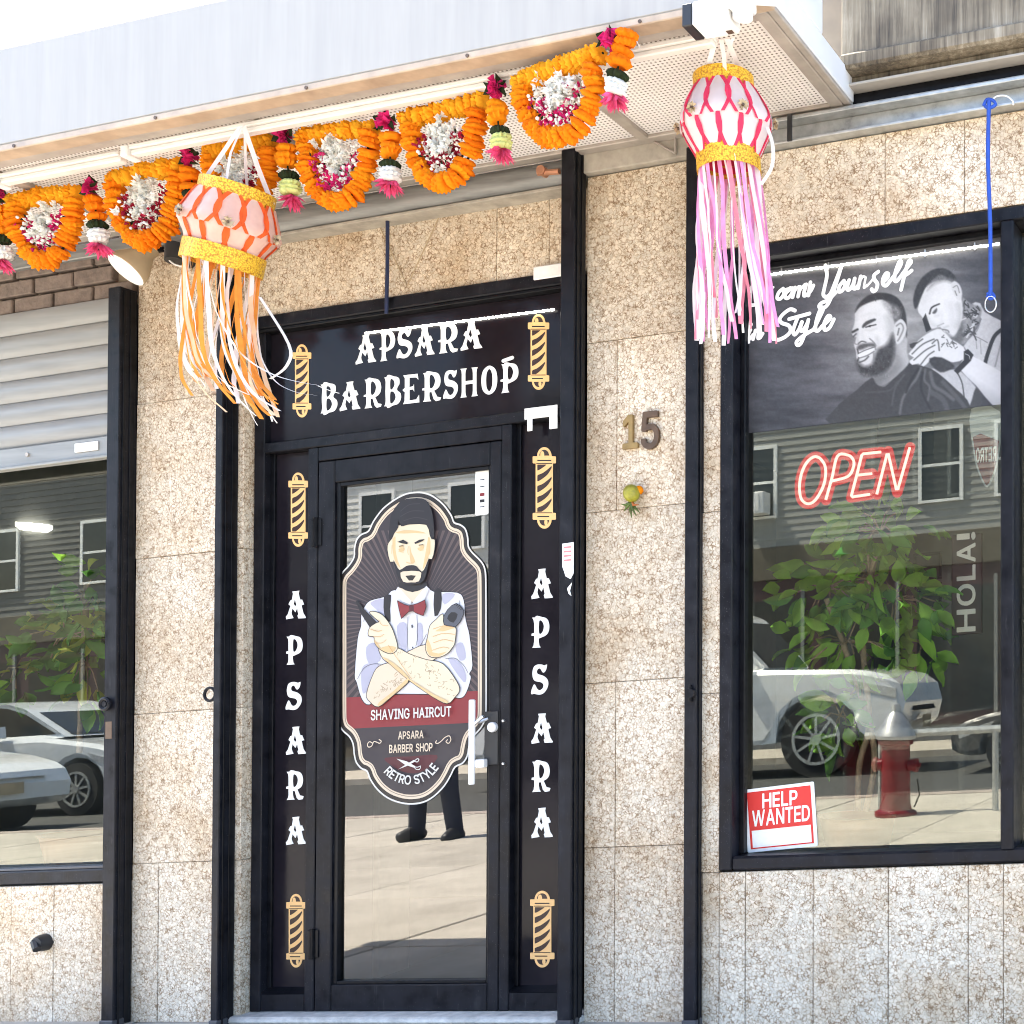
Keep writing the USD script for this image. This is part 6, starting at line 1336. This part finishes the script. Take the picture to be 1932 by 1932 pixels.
# houses across the street
def house(label, u0, u1, d, h, shopfront, body_mat, win, seed):
    r = random.Random(seed); t = thing('row_house', label, 'house', ((u0 + u1) / 2, 0, d))
    base = 4.5
    part('wall', bx(u0, u1, -.2, h, d + .06, d + 7, 0), 'interior_grey', t)
    n = int((h - base) / .16); prof = []
    for k in range(n):
        w0 = base + k * .16
        q = Polygon([(w0, 0), (w0 + .16, 0), (w0 + .16, .012), (w0, .035)]); m = trimesh.creation.extrude_polygon(q, u1 - u0, engine='earcut'); v = m.vertices; m.vertices = np.column_stack([u0 + v[:, 2], v[:, 0], d + .058 - v[:, 1]]); prof.append(fixw(m))
    part('siding', cat_(prof), body_mat, t, kind='stuff')
    part('cornice', bx(u0, u1, h, h + .25, d - .3, d + .2, .02), 'interior_pale', t)
    for (wu, ww, wz, wh) in win:
        f = part('window', cat_([bx(wu - .08, wu, wz - .06, wz + wh + .08, d - .02, d + .05), bx(wu + ww, wu + ww + .08, wz - .06, wz + wh + .08, d - .02, d + .05), bx(wu + .0005, wu + ww - .0005, wz + wh, wz + wh + .08, d - .02, d + .05), bx(wu + .0005, wu + ww - .0005, wz - .06, wz, d - .03, d + .05), bx(wu + .0005, wu + ww - .0005, wz + wh * .5 - .03, wz + wh * .5 + .03, d - .005, d + .04)]), 'lettering_white', t)
        part('pane', bx(wu + .001, wu + ww - .001, wz + .001, wz + wh - .001, d + .0, d + .004, 0), 'car_window', f)
    part('shopfront', bx(u0 + .1, u1 - .1, .35, 3.75, d - .0, d + .055, 0), shopfront, t); part('sign_band', bx(u0 + .05, u1 - .05, 3.76, 4.49, d - .06, d + .055, .01), 'beige_front' if shopfront != 'beige_front' else 'brown_front', t)
    x = u0 + .5
    while x + 1.8 < u1:
        part('shop_window', bx(x, x + 1.7, .6, 3.3, d - .012, d - .001, 0), 'car_window', t); part('mullion', bx(x + 1.72, x + 1.8, .4, 3.5, d - .05, d - .001), 'interior_grey', t); x += 2.2
    return t
W2 = lambda us: [(u, .85, 5.2, 1.5) for u in us] 
ha = house('white clapboard row house with a brown shopfront across the street, mirrored in the right window', -11.8, 3.5, 21, 8.9, 'brown_front', 'siding_white', W2([-11.0, -8.9, -4.6, -2.9, .6]), 1)
house('grey clapboard row house with a beige shopfront across the street, mirrored in the door', -22.5, -12.0, 21.2, 8.6, 'beige_front', 'interior_pale', W2([-21.5, -19, -16.5, -14]), 2)
hc = house('dark grey clapboard row house across the street, mirrored in the left window', -38, -22.8, 20.8, 8.8, 'brown_front', 'siding_dark', W2([-36, -33, -30, -27, -24.5]), 3)
house('beige row house far down the street across the road', -60, -38.3, 21, 9.2, 'beige_front', 'interior_pale', W2([-56, -52, -48, -44, -40]), 4)
house('beige row house up the street across the road', 3.8, 18, 21, 9.0, 'beige_front', 'siding_white', W2([5, 8, 11, 14]), 5)
part('air_conditioner', cat_([bx(-8.82, -8.12, 5.22, 5.7, 20.6, 20.99, .02), bx(-8.72, -8.22, 5.28, 5.64, 20.58, 20.599, 0)]), 'white_plastic', ha)
# the photographer: a person on the pavement, mirrored in the door glass
pu, pd = mirrored(812, 1583, 0, .08); pd = min(pd, 6.0)
pu = vpt(812, pd, 1580)
def body_of(bones, joints, extra=0.0, refine=.03):
    man = manifold3d.Manifold()
    for a_, b_ in bones:
        pts = []
        for k in (a_, b_):
            p, rad = joints[k]; s_ = trimesh.creation.icosphere(2, rad + extra); pts.append(s_.vertices + np.asarray(p))
        man = man + manifold3d.Manifold.hull_points(np.concatenate(pts).astype(np.float64))
    man = man.refine_to_length(refine); mm = man.to_mesh(); m = trimesh.Trimesh(mm.vert_properties[:, :3], mm.tri_verts)
    trimesh.smoothing.filter_taubin(m, iterations=8); return m
J = {'pelvis': ((0, 0, .95), .125), 'hipL': ((-.10, 0, .92), .095), 'hipR': ((.10, 0, .92), .095), 'kneeL': ((-.16, .03, .50), .062), 'kneeR': ((.17, .02, .50), .062), 'ankL': ((-.20, 0, .10), .044), 'ankR': ((.21, -.02, .10), .044), 'toeL': ((-.23, .17, .035), .034), 'toeR': ((.25, .15, .035), .034), 'heelL': ((-.20, -.05, .045), .042), 'heelR': ((.21, -.07, .045), .042),
     'waist': ((0, 0, 1.10), .120), 'chest': ((0, -.01, 1.30), .135), 'shL': ((-.185, 0, 1.43), .062), 'shR': ((.185, 0, 1.43), .062), 'neck': ((0, 0, 1.50), .055), 'chin': ((0, .045, 1.585), .062), 'skull': ((0, .0, 1.67), .092), 'nose': ((0, .105, 1.625), .016), 'brow': ((0, .06, 1.665), .06),
     'elL': ((-.26, .06, 1.17), .043), 'elR': ((.26, .06, 1.17), .043), 'wrL': ((-.09, .26, 1.30), .030), 'wrR': ((.09, .26, 1.30), .030), 'paL': ((-.055, .30, 1.36), .030), 'paR': ((.055, .30, 1.36), .030)}
for sd, s_ in (('L', -1), ('R', 1)):
    for k in range(4): J[f'f{k}{sd}'] = ((s_ * .050, .325 - .004 * k, 1.355 + .022 * k), .010); J[f'g{k}{sd}'] = ((s_ * .010, .345, 1.36 + .022 * k), .009)
    J['t' + sd] = ((s_ * .045, .29, 1.40), .012); J['u' + sd] = ((s_ * .02, .315, 1.43), .010)
arms = [(a + s_, b + s_) for s_ in 'LR' for a, b in (('sh', 'el'), ('el', 'wr'), ('wr', 'pa'))] 
fing = [(f'pa{s_}', f'f{k}{s_}') for s_ in 'LR' for k in range(4)] + [(f'f{k}{s_}', f'g{k}{s_}') for s_ in 'LR' for k in range(4)] + [(f'pa{s_}', f't{s_}') for s_ in 'LR'] + [(f't{s_}', f'u{s_}') for s_ in 'LR']
legs = [('hip' + s_, 'knee' + s_) for s_ in 'LR'] + [('knee' + s_, 'ank' + s_) for s_ in 'LR'] + [('pelvis', 'hip' + s_) for s_ in 'LR']
feet = [('ank' + s_, 'heel' + s_) for s_ in 'LR'] + [('heel' + s_, 'toe' + s_) for s_ in 'LR'] + [('ank' + s_, 'toe' + s_) for s_ in 'LR']
torso = [('pelvis', 'waist'), ('waist', 'chest'), ('chest', 'shL'), ('chest', 'shR'), ('shL', 'shR')]
head = [('chest', 'neck'), ('neck', 'chin'), ('chin', 'skull'), ('skull', 'brow'), ('brow', 'nose'), ('chin', 'nose')]
base_p = rk(np.array([pu, 0, pd]))
def stand(m): m = m.copy(); m.apply_translation(base_p); return m
pe = thing('person', 'person in dark jeans standing on the pavement with a phone, mirrored in the door', 'person', (pu, 0, pd))
bodyp = part('body', stand(body_of(legs + feet + torso + head + arms + fing, J, 0, .022)), 'skin', pe, smooth=True)
part('jeans', stand(body_of(legs + [('pelvis', 'waist')], {**J, 'waist': ((0, 0, 1.02), .125), 'ankL': ((-.20, 0, .085), .052), 'ankR': ((.21, -.02, .085), .052)}, .024)), 'jeans', bodyp, smooth=True)
part('shirt', stand(body_of(torso + [('shL', 'elL'), ('shR', 'elR'), ('chest', 'neck')], {**J, 'pelvis': ((0, 0, .98), .128), 'elL': ((-.245, .045, 1.22), .045), 'elR': ((.245, .045, 1.22), .045), 'neck': ((0, 0, 1.455), .055)}, .014)), 'shirt_dark', bodyp, smooth=True)
for s_ in 'LR': part('shoe', stand(body_of([f_ for f_ in feet if f_[0].endswith(s_)], {**J, 'ankL': ((-.20, 0, .08), .044), 'ankR': ((.21, -.02, .08), .044)}, .019)), 'shoe', bodyp, smooth=True)
hm = trimesh.creation.icosphere(3, .102); hm.vertices *= [.94, 1.0, .98]; hm.apply_translation([0, -.014, 1.682]); kp = (hm.vertices[:, 2] > 1.69 - (hm.vertices[:, 1] + .02) * -.25) | (hm.vertices[:, 1] < -.02)
hm.update_faces(kp[hm.faces].all(1)); part('hair', stand(hm), 'hair', bodyp, smooth=True)
for sx in (-1, 1):
    e_ = trimesh.creation.icosphere(1, .011); e_.apply_translation([sx * .033, .107, 1.665]); part('eye', stand(e_), 'lettering_white', bodyp); e_ = trimesh.creation.icosphere(1, .02); e_.vertices *= [.4, .8, 1.4]; e_.apply_translation([sx * .092, .0, 1.645]); part('ear', stand(e_), 'skin', bodyp, smooth=True)
mo = trimesh.creation.box((.045, .01, .008)); mo.apply_translation([0, .108, 1.588]); part('mouth', stand(mo), 'panel_maroon', bodyp)
ph = trimesh.creation.box((.075, .009, .15)); ph.apply_translation(base_p + np.array([0, .345, 1.42])); single('phone', ph, 'black_plastic', 'black phone held up by the person on the pavement', 'phone')
